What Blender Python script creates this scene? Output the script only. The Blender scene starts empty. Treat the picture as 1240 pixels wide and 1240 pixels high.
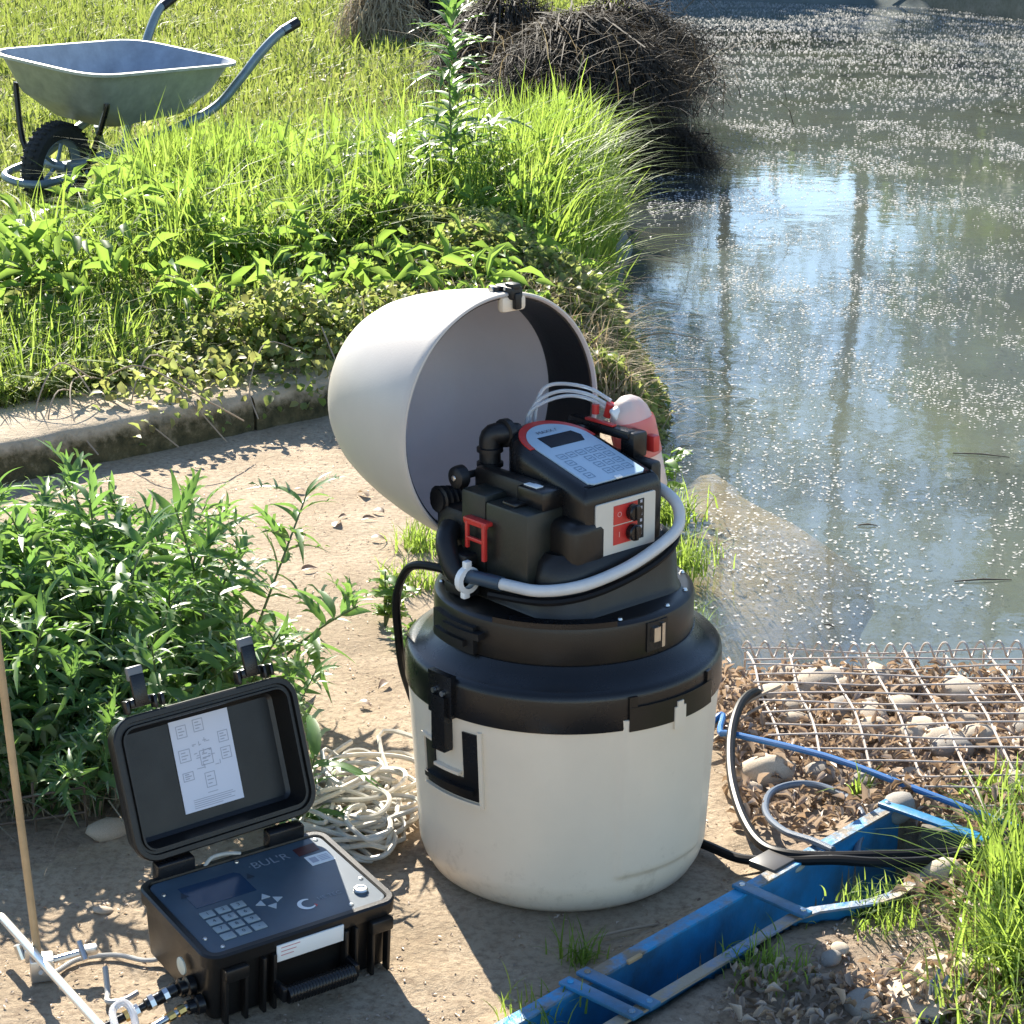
import bpy, bmesh, math, random
import numpy as np
from mathutils import Vector, Matrix, noise

rnd = random.Random(7)
rng = np.random.default_rng(11)
R = math.radians
C = bpy.context.scene.collection
scn = bpy.context.scene

# ------------------------------------------------------------------ camera, world, sun, exposure
cam_d = bpy.data.cameras.new('camera'); cam = bpy.data.objects.new('camera', cam_d); C.objects.link(cam)
cam.location = (0, 0, 1.53); cam.rotation_euler = (R(90 - 17.7), 0, 0)
cam_d.sensor_width = 36; cam_d.lens = 72.6; cam_d.clip_end = 500; cam_d.clip_start = .05
scn.camera = cam
W = bpy.data.worlds.new('World'); scn.world = W; W.use_nodes = True
SUN_AZ, SUN_EL = R(-19.5), R(33)
nt = W.node_tree
sky = nt.nodes.new('ShaderNodeTexSky'); sky.sky_type = 'NISHITA'; sky.sun_disc = False
sky.sun_elevation = SUN_EL; sky.sun_rotation = SUN_AZ; sky.air_density = 1.0; sky.dust_density = .15; sky.ozone_density = 2.2
nt.links.new(sky.outputs[0], nt.nodes['Background'].inputs[0]); nt.nodes['Background'].inputs[1].default_value = .085
sd = bpy.data.lights.new('sun', 'SUN'); so = bpy.data.objects.new('sun', sd); C.objects.link(so)
sd.energy = 5.0; sd.angle = R(.5); sd.color = (1, .925, .80)
sv = Vector((math.sin(SUN_AZ) * math.cos(SUN_EL), math.cos(SUN_AZ) * math.cos(SUN_EL), math.sin(SUN_EL)))
so.rotation_euler = sv.to_track_quat('Z', 'Y').to_euler(); so.location = sv * 30
vs = scn.view_settings; vs.view_transform = 'Standard'; vs.look = 'None'; vs.gamma = 1; vs.use_curve_mapping = False
vs.exposure = 1.68

# ------------------------------------------------------------------ helpers
def tag(o, label=None, cat=None, group=None, kind=None):
    if label: o['label'] = label
    if cat: o['category'] = cat
    if group: o['group'] = group
    if kind: o['kind'] = kind
    return o

def empty(name, loc=(0, 0, 0), rz=0, label=None, cat=None, group=None):
    o = bpy.data.objects.new(name, None); C.objects.link(o); o.empty_display_size = .05
    o.location = loc; o.rotation_euler = (0, 0, rz)
    return tag(o, label, cat, group)

def copy_tree(o, parent=None):
    c = o.copy(); C.objects.link(c)
    if parent is not None: c.parent = parent
    for ch in list(o.children): copy_tree(ch, c)
    return c

def frame(o, x, y, z):
    m = Matrix.Identity(4)
    for i, a in enumerate((x, y, z)):
        for r in range(3): m[r][i] = a[r]
    for r in range(3): m[r][3] = o[r]
    return m

def T(x, y, z): return Matrix.Translation((x, y, z))
def RZ(a): return Matrix.Rotation(a, 4, 'Z')
def RX(a): return Matrix.Rotation(a, 4, 'X')
def RY(a): return Matrix.Rotation(a, 4, 'Y')

def smoothpath(pts, sub=6):
    P = [Vector(p) for p in pts]; out = []
    n = len(P)
    for i in range(n - 1):
        p0 = P[max(i - 1, 0)]; p1 = P[i]; p2 = P[i + 1]; p3 = P[min(i + 2, n - 1)]
        for k in range(sub):
            t = k / sub
            out.append(.5 * ((2 * p1) + (p2 - p0) * t + (2 * p0 - 5 * p1 + 4 * p2 - p3) * t * t + (-p0 + 3 * p1 - 3 * p2 + p3) * t ** 3))
    out.append(P[-1]); return out

class MB:
    def __init__(s): s.v = []; s.f = []
    def add(s, vs, fs, M=None):
        b = len(s.v)
        for p in vs:
            p = Vector(p)
            s.v.append(tuple(M @ p) if M else tuple(p))
        s.f += [tuple(b + i for i in f) for f in fs]
        return s
    def rbox(s, c, size, r=.003, M=None, seg=2):
        bm = bmesh.new(); bmesh.ops.create_cube(bm, size=1)
        for v in bm.verts: v.co = Vector((v.co.x * size[0], v.co.y * size[1], v.co.z * size[2]))
        r = min(r, min(size) * .45)
        if r > 0: bmesh.ops.bevel(bm, geom=bm.edges[:], offset=r, segments=seg, affect='EDGES', profile=.5)
        bm.verts.index_update()
        m = T(*c); m = (M @ m) if M else m
        s.add([v.co for v in bm.verts], [[v.index for v in f.verts] for f in bm.faces], m); bm.free(); return s
    def tube(s, pts, r, n=8, caps=True, M=None, closed=False):
        P = [Vector(p) for p in pts]; L = len(P)
        rs = r if isinstance(r, (list, tuple)) else [r] * L
        up = Vector((0, 0, 1)); vs = []; prev = None
        for i in range(L):
            d = (P[min(i + 1, L - 1)] - P[max(i - 1, 0)])
            if d.length < 1e-9: d = Vector((0, 0, 1))
            d.normalize()
            if prev is None:
                a = up if abs(d.z) < .9 else Vector((1, 0, 0)); x = d.cross(a).normalized()
            else:
                x = (prev - d * prev.dot(d))
                x = x.normalized() if x.length > 1e-6 else d.orthogonal().normalized()
            prev = x; y = d.cross(x)
            for k in range(n):
                t = 2 * math.pi * k / n
                vs.append(P[i] + (x * math.cos(t) + y * math.sin(t)) * rs[i])
        fs = []
        for i in range(L - 1):
            for k in range(n):
                k2 = (k + 1) % n
                fs.append((i * n + k, i * n + k2, (i + 1) * n + k2, (i + 1) * n + k))
        if caps:
            fs.append(tuple(range(n))[::-1]); fs.append(tuple((L - 1) * n + k for k in range(n)))
        return s.add(vs, fs, M)
    def lathe(s, prof, n=48, M=None, rf=None, cap0=False, cap1=False):
        vs = []; fs = []; L = len(prof)
        for (r, z) in prof:
            for k in range(n):
                a = 2 * math.pi * k / n
                rr = r + (rf(a, z) if rf else 0)
                vs.append((rr * math.cos(a), rr * math.sin(a), z))
        for i in range(L - 1):
            for k in range(n):
                k2 = (k + 1) % n
                fs.append((i * n + k, i * n + k2, (i + 1) * n + k2, (i + 1) * n + k))
        if cap0: fs.append(tuple(range(n))[::-1])
        if cap1: fs.append(tuple((L - 1) * n + k for k in range(n)))
        return s.add(vs, fs, M)
    def cyl(s, p0, p1, r, n=16, M=None, bev=0):
        p0 = Vector(p0); p1 = Vector(p1)
        if bev:
            d = (p1 - p0).normalized()
            return s.tube([p0, p0 + d * .0001, p0 + d * bev, p1 - d * bev, p1 - d * .0001, p1], [r - bev, r - bev, r, r, r - bev, r - bev], n, True, M)
        return s.tube([p0, p1], r, n, True, M)
    def loft(s, rings, cap0=True, cap1=True, M=None):
        n = len(rings[0]); vs = [p for r in rings for p in r]; fs = []
        for i in range(len(rings) - 1):
            for k in range(n):
                k2 = (k + 1) % n
                fs.append((i * n + k, i * n + k2, (i + 1) * n + k2, (i + 1) * n + k))
        if cap0: fs.append(tuple(range(n))[::-1])
        if cap1: fs.append(tuple((len(rings) - 1) * n + k for k in range(n)))
        return s.add(vs, fs, M)
    def prism(s, poly, z0, z1, M=None, bev=0):
        if bev:
            ins = offset(poly, -bev)
            return s.loft([[(x, y, z0) for x, y in poly], [(x, y, z1 - bev) for x, y in poly], [(x, y, z1) for x, y in ins]], True, True, M)
        return s.loft([[(x, y, z0) for x, y in poly], [(x, y, z1) for x, y in poly]], True, True, M)
    def patch(s, a0, a1, z0, z1, r0, r1, n=10, M=None):
        """curved box on a cone: angles in degrees, r(z) function plus inner/outer offsets"""
        vs = []; fs = []
        rf = r0[0] if isinstance(r0, tuple) else (lambda z: r0)
        lo = r0[1] if isinstance(r0, tuple) else 0
        for k in range(n + 1):
            a = R(a0 + (a1 - a0) * k / n); c, q = math.cos(a), math.sin(a)
            for (z, o) in ((z0, lo), (z0, r1), (z1, r1), (z1, lo)):
                rr = rf(z) + o; vs.append((rr * c, rr * q, z))
        for k in range(n):
            for j in range(4):
                j2 = (j + 1) % 4
                fs.append((k * 4 + j, (k + 1) * 4 + j, (k + 1) * 4 + j2, k * 4 + j2))
        fs.append((0, 1, 2, 3)); fs.append((n * 4 + 3, n * 4 + 2, n * 4 + 1, n * 4))
        return s.add(vs, fs, M)
    def text(s, txt, size, M, ext=.0):
        cu = bpy.data.curves.new('t', 'FONT'); cu.body = txt; cu.size = size; cu.align_x = 'CENTER'; cu.align_y = 'CENTER'
        cu.resolution_u = 2
        o = bpy.data.objects.new('t', cu); C.objects.link(o)
        me = bpy.data.meshes.new_from_object(o.evaluated_get(bpy.context.evaluated_depsgraph_get()))
        s.add([v.co for v in me.vertices], [tuple(p.vertices) for p in me.polygons], M)
        bpy.data.objects.remove(o); bpy.data.curves.remove(cu); bpy.data.meshes.remove(me); return s
    def build(s, name, mat, parent=None, ang=35, smooth=True):
        me = bpy.data.meshes.new(name); me.from_pydata(s.v, [], s.f)
        bm = bmesh.new(); bm.from_mesh(me); bmesh.ops.recalc_face_normals(bm, faces=bm.faces[:]); bm.to_mesh(me); bm.free()
        me.materials.append(mat)
        if smooth:
            me.polygons.foreach_set('use_smooth', [True] * len(me.polygons)); me.set_sharp_from_angle(angle=R(ang))
        o = bpy.data.objects.new(name, me); C.objects.link(o)
        if parent is not None: o.parent = parent
        return o

def offset(poly, d):
    n = len(poly); out = []
    for i in range(n):
        p0 = Vector(poly[i - 1]); p1 = Vector(poly[i]); p2 = Vector(poly[(i + 1) % n])
        e1 = (p1 - p0).normalized(); e2 = (p2 - p1).normalized()
        n1 = Vector((e1.y, -e1.x)); n2 = Vector((e2.y, -e2.x)); m = (n1 + n2)
        m = m.normalized() if m.length > 1e-6 else n1
        k = d / max(.5, m.dot(n1)); out.append((p1.x + m.x * k, p1.y + m.y * k))
    return out

def rrect(x0, y0, x1, y1, r, seg=5):
    pts = []
    for cx, cy, a in ((x1 - r, y0 + r, -90), (x1 - r, y1 - r, 0), (x0 + r, y1 - r, 90), (x0 + r, y0 + r, 180)):
        for k in range(seg + 1):
            t = R(a + 90 * k / seg); pts.append((cx + r * math.cos(t), cy + r * math.sin(t)))
    return pts

def mesh_np(name, V, F, mat, parent=None, smooth=False):
    V = np.asarray(V, np.float32); F = np.asarray(F, np.int32); k = F.shape[1]
    me = bpy.data.meshes.new(name)
    me.vertices.add(len(V)); me.vertices.foreach_set('co', V.ravel())
    me.loops.add(F.size); me.loops.foreach_set('vertex_index', F.ravel())
    me.polygons.add(len(F)); me.polygons.foreach_set('loop_start', np.arange(len(F), dtype=np.int32) * k)
    if smooth: me.polygons.foreach_set('use_smooth', np.ones(len(F), bool))
    me.update(calc_edges=True); me.validate()
    me.materials.append(mat)
    o = bpy.data.objects.new(name, me); C.objects.link(o)
    if parent is not None: o.parent = parent
    return o

# ------------------------------------------------------------------ materials
MATS = {}
def nn(t, k, **kw):
    n = t.nodes.new(k)
    for a, b in kw.items(): setattr(n, a, b)
    return n

def mat(name, col, rough=.5, metal=0, var=.0, vscale=8, col2=None, bump=0, bscale=60, spec=.5, trans=0, rvar=.0, coat=0, thr=(.35, .65)):
    m = bpy.data.materials.new(name); m.use_nodes = True; t = m.node_tree; b = t.nodes['Principled BSDF']
    b.inputs['Roughness'].default_value = rough; b.inputs['Metallic'].default_value = metal
    b.inputs['Specular IOR Level'].default_value = spec; b.inputs['Transmission Weight'].default_value = trans
    b.inputs['Coat Weight'].default_value = coat
    b.inputs['Base Color'].default_value = (*col, 1)
    tc = nn(t, 'ShaderNodeTexCoord')
    if col2 or var:
        c2 = col2 or tuple(c * (1 - var) for c in col)
        ns = nn(t, 'ShaderNodeTexNoise'); ns.inputs['Scale'].default_value = vscale; ns.inputs['Detail'].default_value = 8; ns.inputs['Roughness'].default_value = .65
        t.links.new(tc.outputs['Object'], ns.inputs['Vector'])
        cr = nn(t, 'ShaderNodeValToRGB'); e = cr.color_ramp.elements
        e[0].position = thr[0]; e[1].position = thr[1]; e[0].color = (*col, 1); e[1].color = (*c2, 1)
        t.links.new(ns.outputs[0], cr.inputs[0]); t.links.new(cr.outputs[0], b.inputs['Base Color'])
        if rvar:
            mr = nn(t, 'ShaderNodeMapRange'); mr.inputs[3].default_value = rough - rvar; mr.inputs[4].default_value = rough + rvar
            t.links.new(ns.outputs[0], mr.inputs[0]); t.links.new(mr.outputs[0], b.inputs['Roughness'])
    if bump:
        n2 = nn(t, 'ShaderNodeTexNoise'); n2.inputs['Scale'].default_value = bscale; n2.inputs['Detail'].default_value = 6
        t.links.new(tc.outputs['Object'], n2.inputs['Vector'])
        bp = nn(t, 'ShaderNodeBump'); bp.inputs['Strength'].default_value = bump; bp.inputs['Distance'].default_value = .01
        t.links.new(n2.outputs[0], bp.inputs['Height']); t.links.new(bp.outputs[0], b.inputs['Normal'])
    MATS[name] = m; return m

def foliage(name, cols, trans=.45, tcol=(.25, .45, .03), back=None, rough=.45, spec=.4):
    m = bpy.data.materials.new(name); m.use_nodes = True; t = m.node_tree; b = t.nodes['Principled BSDF']; out = t.nodes['Material Output']
    g = nn(t, 'ShaderNodeNewGeometry'); cr = nn(t, 'ShaderNodeValToRGB')
    e = cr.color_ramp.elements
    for i, c in enumerate(cols):
        p = i / max(1, len(cols) - 1)
        el = e[i] if i < 2 else e.new(p)
        el.position = p; el.color = (*c, 1)
    if len(cols) > 2:
        for i, c in enumerate(cols):
            e[i].position = i / (len(cols) - 1); e[i].color = (*c, 1)
    t.links.new(g.outputs['Random Per Island'], cr.inputs[0])
    colsock = cr.outputs[0]
    if back:
        mx = nn(t, 'ShaderNodeMix', data_type='RGBA'); mx.inputs['B'].default_value = (*back, 1)
        t.links.new(g.outputs['Backfacing'], mx.inputs['Factor']); t.links.new(colsock, mx.inputs['A']); colsock = mx.outputs['Result']
    t.links.new(colsock, b.inputs['Base Color']); b.inputs['Roughness'].default_value = rough; b.inputs['Specular IOR Level'].default_value = spec
    tr = nn(t, 'ShaderNodeBsdfTranslucent')
    m2 = nn(t, 'ShaderNodeMix', data_type='RGBA'); m2.inputs['Factor'].default_value = .5; m2.inputs['B'].default_value = (*tcol, 1)
    t.links.new(cr.outputs[0], m2.inputs['A']); t.links.new(m2.outputs['Result'], tr.inputs[0])
    ms = nn(t, 'ShaderNodeMixShader'); ms.inputs[0].default_value = trans
    t.links.new(b.outputs[0], ms.inputs[1]); t.links.new(tr.outputs[0], ms.inputs[2]); t.links.new(ms.outputs[0], out.inputs[0])
    MATS[name] = m; return m

def ground_mat(name, c1, c2, c3, sc=5, bump=.5, fine=90, speck=None):
    m = bpy.data.materials.new(name); m.use_nodes = True; t = m.node_tree; b = t.nodes['Principled BSDF']
    b.inputs['Roughness'].default_value = .92; b.inputs['Specular IOR Level'].default_value = .2
    tc = nn(t, 'ShaderNodeTexCoord')
    def N(s, d=8, r=.6):
        n = nn(t, 'ShaderNodeTexNoise'); n.inputs['Scale'].default_value = s; n.inputs['Detail'].default_value = d; n.inputs['Roughness'].default_value = r
        t.links.new(tc.outputs['Object'], n.inputs['Vector']); return n
    def ramp(src, a, b_, p0, p1):
        r = nn(t, 'ShaderNodeValToRGB'); e = r.color_ramp.elements; e[0].position = p0; e[1].position = p1
        e[0].color = (*a, 1); e[1].color = (*b_, 1); t.links.new(src, r.inputs[0]); return r
    a = ramp(N(sc).outputs[0], c1, c2, .35, .65)
    f = ramp(N(fine, 4, .7).outputs[0], (0, 0, 0), (1, 1, 1), .45, .72)
    mx = nn(t, 'ShaderNodeMix', data_type='RGBA'); mx.inputs['B'].default_value = (*c3, 1)
    t.links.new(f.outputs[0], mx.inputs['Factor']); t.links.new(a.outputs[0], mx.inputs['A'])
    src = mx.outputs['Result']
    pt = ramp(N(1.7, 5, .6).outputs[0], (0, 0, 0), (.55, .55, .55), .50, .68)
    m3 = nn(t, 'ShaderNodeMix', data_type='RGBA'); m3.inputs['B'].default_value = (*[c * .66 for c in c2], 1)
    t.links.new(pt.outputs[0], m3.inputs['Factor']); t.links.new(src, m3.inputs['A']); src = m3.outputs['Result']
    if speck:
        v = nn(t, 'ShaderNodeTexVoronoi'); v.inputs['Scale'].default_value = 45; t.links.new(tc.outputs['Object'], v.inputs['Vector'])
        s = ramp(v.outputs['Distance'], (1, 1, 1), (0, 0, 0), .12, .2)
        m2 = nn(t, 'ShaderNodeMix', data_type='RGBA'); m2.inputs['B'].default_value = (*speck, 1)
        t.links.new(s.outputs[0], m2.inputs['Factor']); t.links.new(src, m2.inputs['A']); src = m2.outputs['Result']
    t.links.new(src, b.inputs['Base Color'])
    n2 = N(fine * .6, 10, .75); bp = nn(t, 'ShaderNodeBump'); bp.inputs['Strength'].default_value = bump; bp.inputs['Distance'].default_value = .012
    t.links.new(n2.outputs[0], bp.inputs['Height']); t.links.new(bp.outputs[0], b.inputs['Normal'])
    MATS[name] = m; return m

path_m = ground_mat('path_sand', (.50, .40, .285), (.38, .295, .20), (.25, .185, .125), 5, 1.0, 75)
soil_m = ground_mat('soil', (.40, .315, .23), (.29, .22, .155), (.18, .13, .09), 7, .9, 60)
bank_m = ground_mat('bank_soil', (.12, .15, .04), (.19, .16, .08), (.08, .08, .035), 6, .8, 40)
bed_m = ground_mat('pond_silt', (.125, .15, .15), (.09, .11, .10), (.11, .12, .10), 2, .4, 30)
bar_m = ground_mat('wet_sand', (.56, .40, .25), (.40, .28, .16), (.62, .47, .31), 9, .8, 50)
far_m = ground_mat('far_land', (.06, .09, .025), (.09, .10, .04), (.05, .06, .02), 1.2, .6, 12)
kerb_m = ground_mat('kerb_concrete', (.48, .40, .29), (.38, .30, .21), (.30, .24, .16), 6, .5, 90)
moss_m = ground_mat('mossy_concrete', (.12, .095, .045), (.07, .065, .025), (.16, .12, .07), 14, 1.0, 70)
slab_m = ground_mat('old_concrete', (.22, .21, .17), (.16, .16, .12), (.13, .13, .10), 3, .5, 30)
stone_m = mat('stone', (.54, .45, .34), .85, var=.35, vscale=25, bump=.35, bscale=80)
stone2_m = mat('stone_grey', (.34, .31, .27), .85, var=.35, vscale=25, bump=.35, bscale=80)

cream = mat('cream_plastic', (.75, .64, .50), .40, var=.07, vscale=5, bump=.03, bscale=260, spec=.5, rvar=.06)
cream_in = mat('lid_inner_grey', (.60, .56, .57), .5, var=.08, vscale=6, bump=.03, bscale=200)
blk = mat('black_plastic', (.008, .008, .009), .28, var=.3, vscale=14, bump=.05, bscale=400, spec=.42, rvar=.08)
blk_soft = mat('black_rubber', (.008, .008, .009), .45, bump=.06, bscale=200, spec=.4)
blk_sat = mat('black_satin', (.012, .0105, .0095), .34, var=.3, vscale=20, bump=.06, bscale=500, spec=.4, rvar=.08)
face_m = mat('membrane_sky_tint', (.36, .47, .56), .30, var=.05, vscale=20, spec=.6)  # light blue of the sky's reflection is worked into this base colour
ink_m = mat('ink_blue', (.12, .2, .30), .5)
inkk_m = mat('ink_dark', (.05, .06, .09), .5)
red_m = mat('red_plastic', (.55, .035, .03), .35, var=.15, vscale=30)
silver_m = mat('silver_plate', (.60, .57, .50), .38, var=.06, vscale=12)
disp_m = mat('display_black', (.006, .008, .014), .5, spec=.2)
hose_m = mat('milky_hose', (.56, .57, .57), .3, var=.12, vscale=30, spec=.6)
clear_m = mat('clear_tube', (.85, .87, .9), .12, spec=.7, trans=.6)
bottle_m = mat('milky_bottle', (.86, .74, .70), .35, trans=.5)
steel_m = mat('steel', (.62, .62, .61), .28, metal=1, var=.15, vscale=40)
brass_m = mat('brass', (.55, .38, .14), .3, metal=1, var=.2, vscale=40)
galv_m = mat('galvanised', (.42, .46, .44), .42, metal=.35, var=.25, vscale=18, bump=.05, bscale=60, rvar=.1)
galvin_m = mat('tray_inner', (.30, .35, .42), .5, metal=.2, var=.3, vscale=10)
frame_m = mat('barrow_frame', (.20, .26, .29), .38, metal=.3, var=.25, vscale=20)
tyre_m = mat('tyre', (.02, .02, .02), .8, var=.4, vscale=30, bump=.3, bscale=90)
wire_m = mat('wire', (.50, .44, .39), .5, metal=.25, var=.35, vscale=40)
blue_m = mat('blue_paint', (.018, .23, .48), .36, col2=(.035, .10, .16), vscale=7, bump=.12, bscale=50, spec=.5)
blued_m = mat('blue_paint_dirty', (.02, .26, .52), .5, col2=(.20, .165, .12), vscale=16, bump=.35, bscale=70, thr=(.42, .60))
bluehose_m = mat('blue_hose', (.02, .13, .36), .35)
ghose_m = mat('grey_hose', (.10, .125, .16), .32, spec=.6)
bhose_m = mat('black_hose', (.008, .008, .009), .42, spec=.14)
cable_m = mat('pale_cable', (.56, .53, .45), .5, var=.2, vscale=40)
gcable_m = mat('grey_cable', (.38, .38, .36), .45)
navy_m = mat('navy_panel', (.050, .080, .108), .32, var=.15, vscale=30, spec=.55)
navy2_m = mat('navy_window', (.02, .045, .085), .12, spec=.6)
key_m = mat('key_grey', (.26, .30, .31), .4)
print_m = mat('print_grey', (.22, .25, .28), .45)
darkprint_m = mat('print_blackish', (.02, .03, .045), .45)
paper_m = mat('paper', (.72, .72, .78), .6, var=.03, vscale=8)
pen_m = mat('print_on_paper', (.42, .42, .47), .7)
whitep_m = mat('white_plastic', (.78, .78, .76), .35)
wood_m = mat('rod_wood', (.50, .34, .18), .4, var=.3, vscale=14)
alu_m = mat('aluminium', (.60, .58, .55), .38, metal=.9, var=.1, vscale=30)
chrome_m = mat('bright_rod', (.88, .85, .78), .33, metal=.7)
timber_m = mat('timber', (.10, .085, .06), .8, var=.4, vscale=14, bump=.4, bscale=40)
rust_m = mat('rust_wire', (.10, .075, .055), .7, var=.3, vscale=40)

grass_m = foliage('grass_green', [(.08, .13, .025), (.14, .21, .04), (.20, .27, .06), (.30, .31, .12), (.11, .18, .03)], .52, (.34, .40, .07), spec=.3, rough=.5)
tallg_m = foliage('tall_grass', [(.06, .12, .02), (.11, .20, .035), (.17, .27, .06), (.25, .32, .10)], .6, (.44, .58, .08), spec=.22, rough=.5)
ivy_m = foliage('bramble_leaves', [(.06, .11, .03), (.12, .19, .045), (.20, .26, .08), (.31, .30, .12), (.15, .10, .055), (.29, .31, .15), (.16, .22, .065)], .52, (.46, .54, .12), spec=.35, rough=.5)
weed_m = foliage('weed_leaves', [(.05, .12, .035), (.08, .17, .045), (.11, .22, .065), (.06, .14, .04), (.19, .25, .08)], .46, (.26, .46, .06), back=(.24, .31, .20), spec=.5, rough=.42)
dock_m = foliage('dock_leaves', [(.07, .15, .035), (.11, .23, .05), (.18, .28, .08)], .55, (.42, .60, .08), spec=.4, rough=.4)
stem_m = mat('stem_green', (.10, .14, .05), .5, var=.3, vscale=20)
dead_m = foliage('dead_grass', [(.34, .27, .17), (.22, .17, .11), (.45, .38, .26), (.12, .09, .06)], .25, (.4, .3, .15), spec=.12, rough=.7)
brush_m = foliage('dead_sedge', [(.02, .018, .015), (.032, .028, .022), (.065, .055, .042), (.015, .013, .011)], .08, (.15, .11, .06), spec=.12, rough=.7)
litter_m = foliage('leaf_litter', [(.28, .20, .14), (.42, .32, .24), (.52, .43, .34), (.18, .125, .085), (.56, .48, .40), (.34, .245, .175)], .3, (.4, .25, .12))
petal_m = foliage('petals', [(.54, .53, .51), (.42, .41, .38), (.60, .59, .57)], .2, (.8, .78, .7), rough=.35)
flower_m = foliage('yellow_flower', [(.8, .5, .02), (.85, .6, .03)], .3, (.8, .5, .02))
treel_m = foliage('tree_leaves', [(.05, .08, .02), (.08, .12, .03), (.11, .15, .04)], .3, (.2, .3, .04))
bark_m = mat('bark', (.10, .085, .065), .9, var=.4, vscale=6, bump=.5, bscale=20)

# ------------------------------------------------------------------ terrain
K0 = Vector((-.939, 5.334)); KT = Vector((.745, .667)); KN = Vector((-.667, .745))
def kd(x, y): return (x - K0.x) * KN.x + (y - K0.y) * KN.y
def ks(x, y): return (x - K0.x) * KT.x + (y - K0.y) * KT.y
XL = [(3.6, .46), (3.78, .38), (4.3, .36), (4.7, .40), (5.3, .42), (5.9, .42), (7.3, .42), (9, .60), (11.5, .74), (13.3, 1.1), (16, 1.3), (18.6, 1.5), (22, 1.2), (25, .8), (60, 0)]
XLy = [p[0] for p in XL]; XLx = [p[1] for p in XL]
def xl(y): return float(np.interp(y, XLy, XLx))
def far_edge(x): return 25.5 - .45 * max(0, x - 1.5)
def sst(a, b, t):
    if a > b: return 1 - sst(b, a, t)
    t = min(1, max(0, (t - a) / (b - a))); return t * t * (3 - 2 * t)
WZ = -.12
TO = Vector((.034, 2.452)); TD = Vector((.69, .725)).normalized(); TN = Vector((TD.y, -TD.x))   # flume axis, left wall line, across (to the right)
TL = .875
def flume_w(s): return .080 if s < .46 else .080 + .070 * sst(.46, .62, s)
def in_pond(x, y): return x > xl(y) - .14 and y > 3.80 and y < far_edge(x) and x < 18
def nz(x, y, s): return noise.noise(Vector((x * s, y * s, 3.1)))
def height(x, y):
    d = kd(x, y)
    e = x - xl(y)
    h = .006 * nz(x, y, 5) + .004 * nz(x, y, 17) + .0015 * nz(x, y, 50)
    bank = d > .16 or y > 5.85
    if bank:
        dd = max(d, 0)
        b = .085 + .12 * sst(.35, 1.3, dd) - .15 * sst(1.8, 3.0, dd) + .03 * nz(x, y, .9) + .02 * nz(x, y, 2.6)
        if d <= .16: b = .10 * sst(5.85, 6.4, y)
        h += b
    if y > 3.70:
        k_ = sst(5.3, 7.5, y); h -= (.33 + .15 * k_) * sst(-.14 - .22 * k_, .16 - .08 * k_, min(e, (y - 3.80) * 2.2))
        fe = far_edge(x)
        if y > fe - .6: h = max(h, -.30 + .55 * sst(fe - .4, fe + .3, y))
        if x > 17.4: h = max(h, -.30 + .7 * sst(17.4, 18.4, x))
    if y > 27: h += 3.5 * sst(27, 70, y)
    if x < -8: h += .6 * sst(-8, -25, x)
    # trench for the flume
    v = Vector((x, y)) - TO; s = v.dot(TD); w = v.dot(TN)
    if -.5 < s < TL + .02 and -.004 < w < flume_w(s) + .004: h -= .125
    fw_ = flume_w(s)
    if -.6 < s < TL + .1 and h > -.1:
        if w > fw_ + .004: h += .015 * sst(.16, .02, w - fw_)
        elif w < -.004: h += .022 * sst(-.10, -.02, w)
    if x > .36 and y < 3.75 and h > -.1: h += .008 * nz(x, y, 9)
    return h
def zone(x, y):
    j = .03 * nz(x, y, 14)
    if y > 27 or abs(x) > 19: return 'far_land'
    if in_pond(x, y) or (x > xl(y) - .14 and y > 3.8): return 'pond_bed'
    if kd(x, y) > .17 or y > 5.85 + j: return 'bank'
    v = Vector((x, y)) - TO; s = v.dot(TD); w = v.dot(TN)
    if x > .40 + j and y > 2.9: return 'soil'
    if w > .05 and s > -2: return 'soil'
    if ((x + 1.0) / .52) ** 2 + ((y - 3.5) / .62) ** 2 < 1 + j * 3: return 'soil'
    return 'path'

def axis(segs):
    out = [segs[0][0]]
    for a, b, st in segs:
        n = max(1, int(round((b - a) / st)))
        out += [a + (b - a) * (k + 1) / n for k in range(n)]
    return out
xs = axis([(-60, -20, 8), (-20, -8, 1.5), (-8, -3, .35), (-3, -1.3, .07), (-1.3, -.1, .03), (-.1, .85, .0125), (.85, 1.4, .03), (1.4, 4, .2), (4, 20, 1), (20, 60, 8)])
ys = axis([(-15, 0, 3), (0, 2.1, .25), (2.1, 2.4, .03), (2.4, 3.15, .0125), (3.15, 4.3, .028), (4.3, 6.6, .035), (6.6, 10, .12), (10, 27, .5), (27, 120, 8)])
nx, ny = len(xs), len(ys)
V = np.array([(x, y, height(x, y)) for y in ys for x in xs], np.float32)
zones = {}
for j in range(ny - 1):
    for i in range(nx - 1):
        a = j * nx + i
        zones.setdefault(zone((xs[i] + xs[i + 1]) / 2, (ys[j] + ys[j + 1]) / 2), []).append((a, a + 1, a + nx + 1, a + nx))
for k, m in (('path', path_m), ('soil', soil_m), ('bank', bank_m), ('pond_bed', bed_m), ('far_land', far_m)):
    F = np.array(zones[k], np.int32); u, inv = np.unique(F, return_inverse=True)
    o = mesh_np({'soil': 'bare_soil', 'bank': 'grass_bank'}.get(k, k), V[u], inv.reshape(F.shape), m, smooth=True)
    tag(o, kind='structure')

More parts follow.
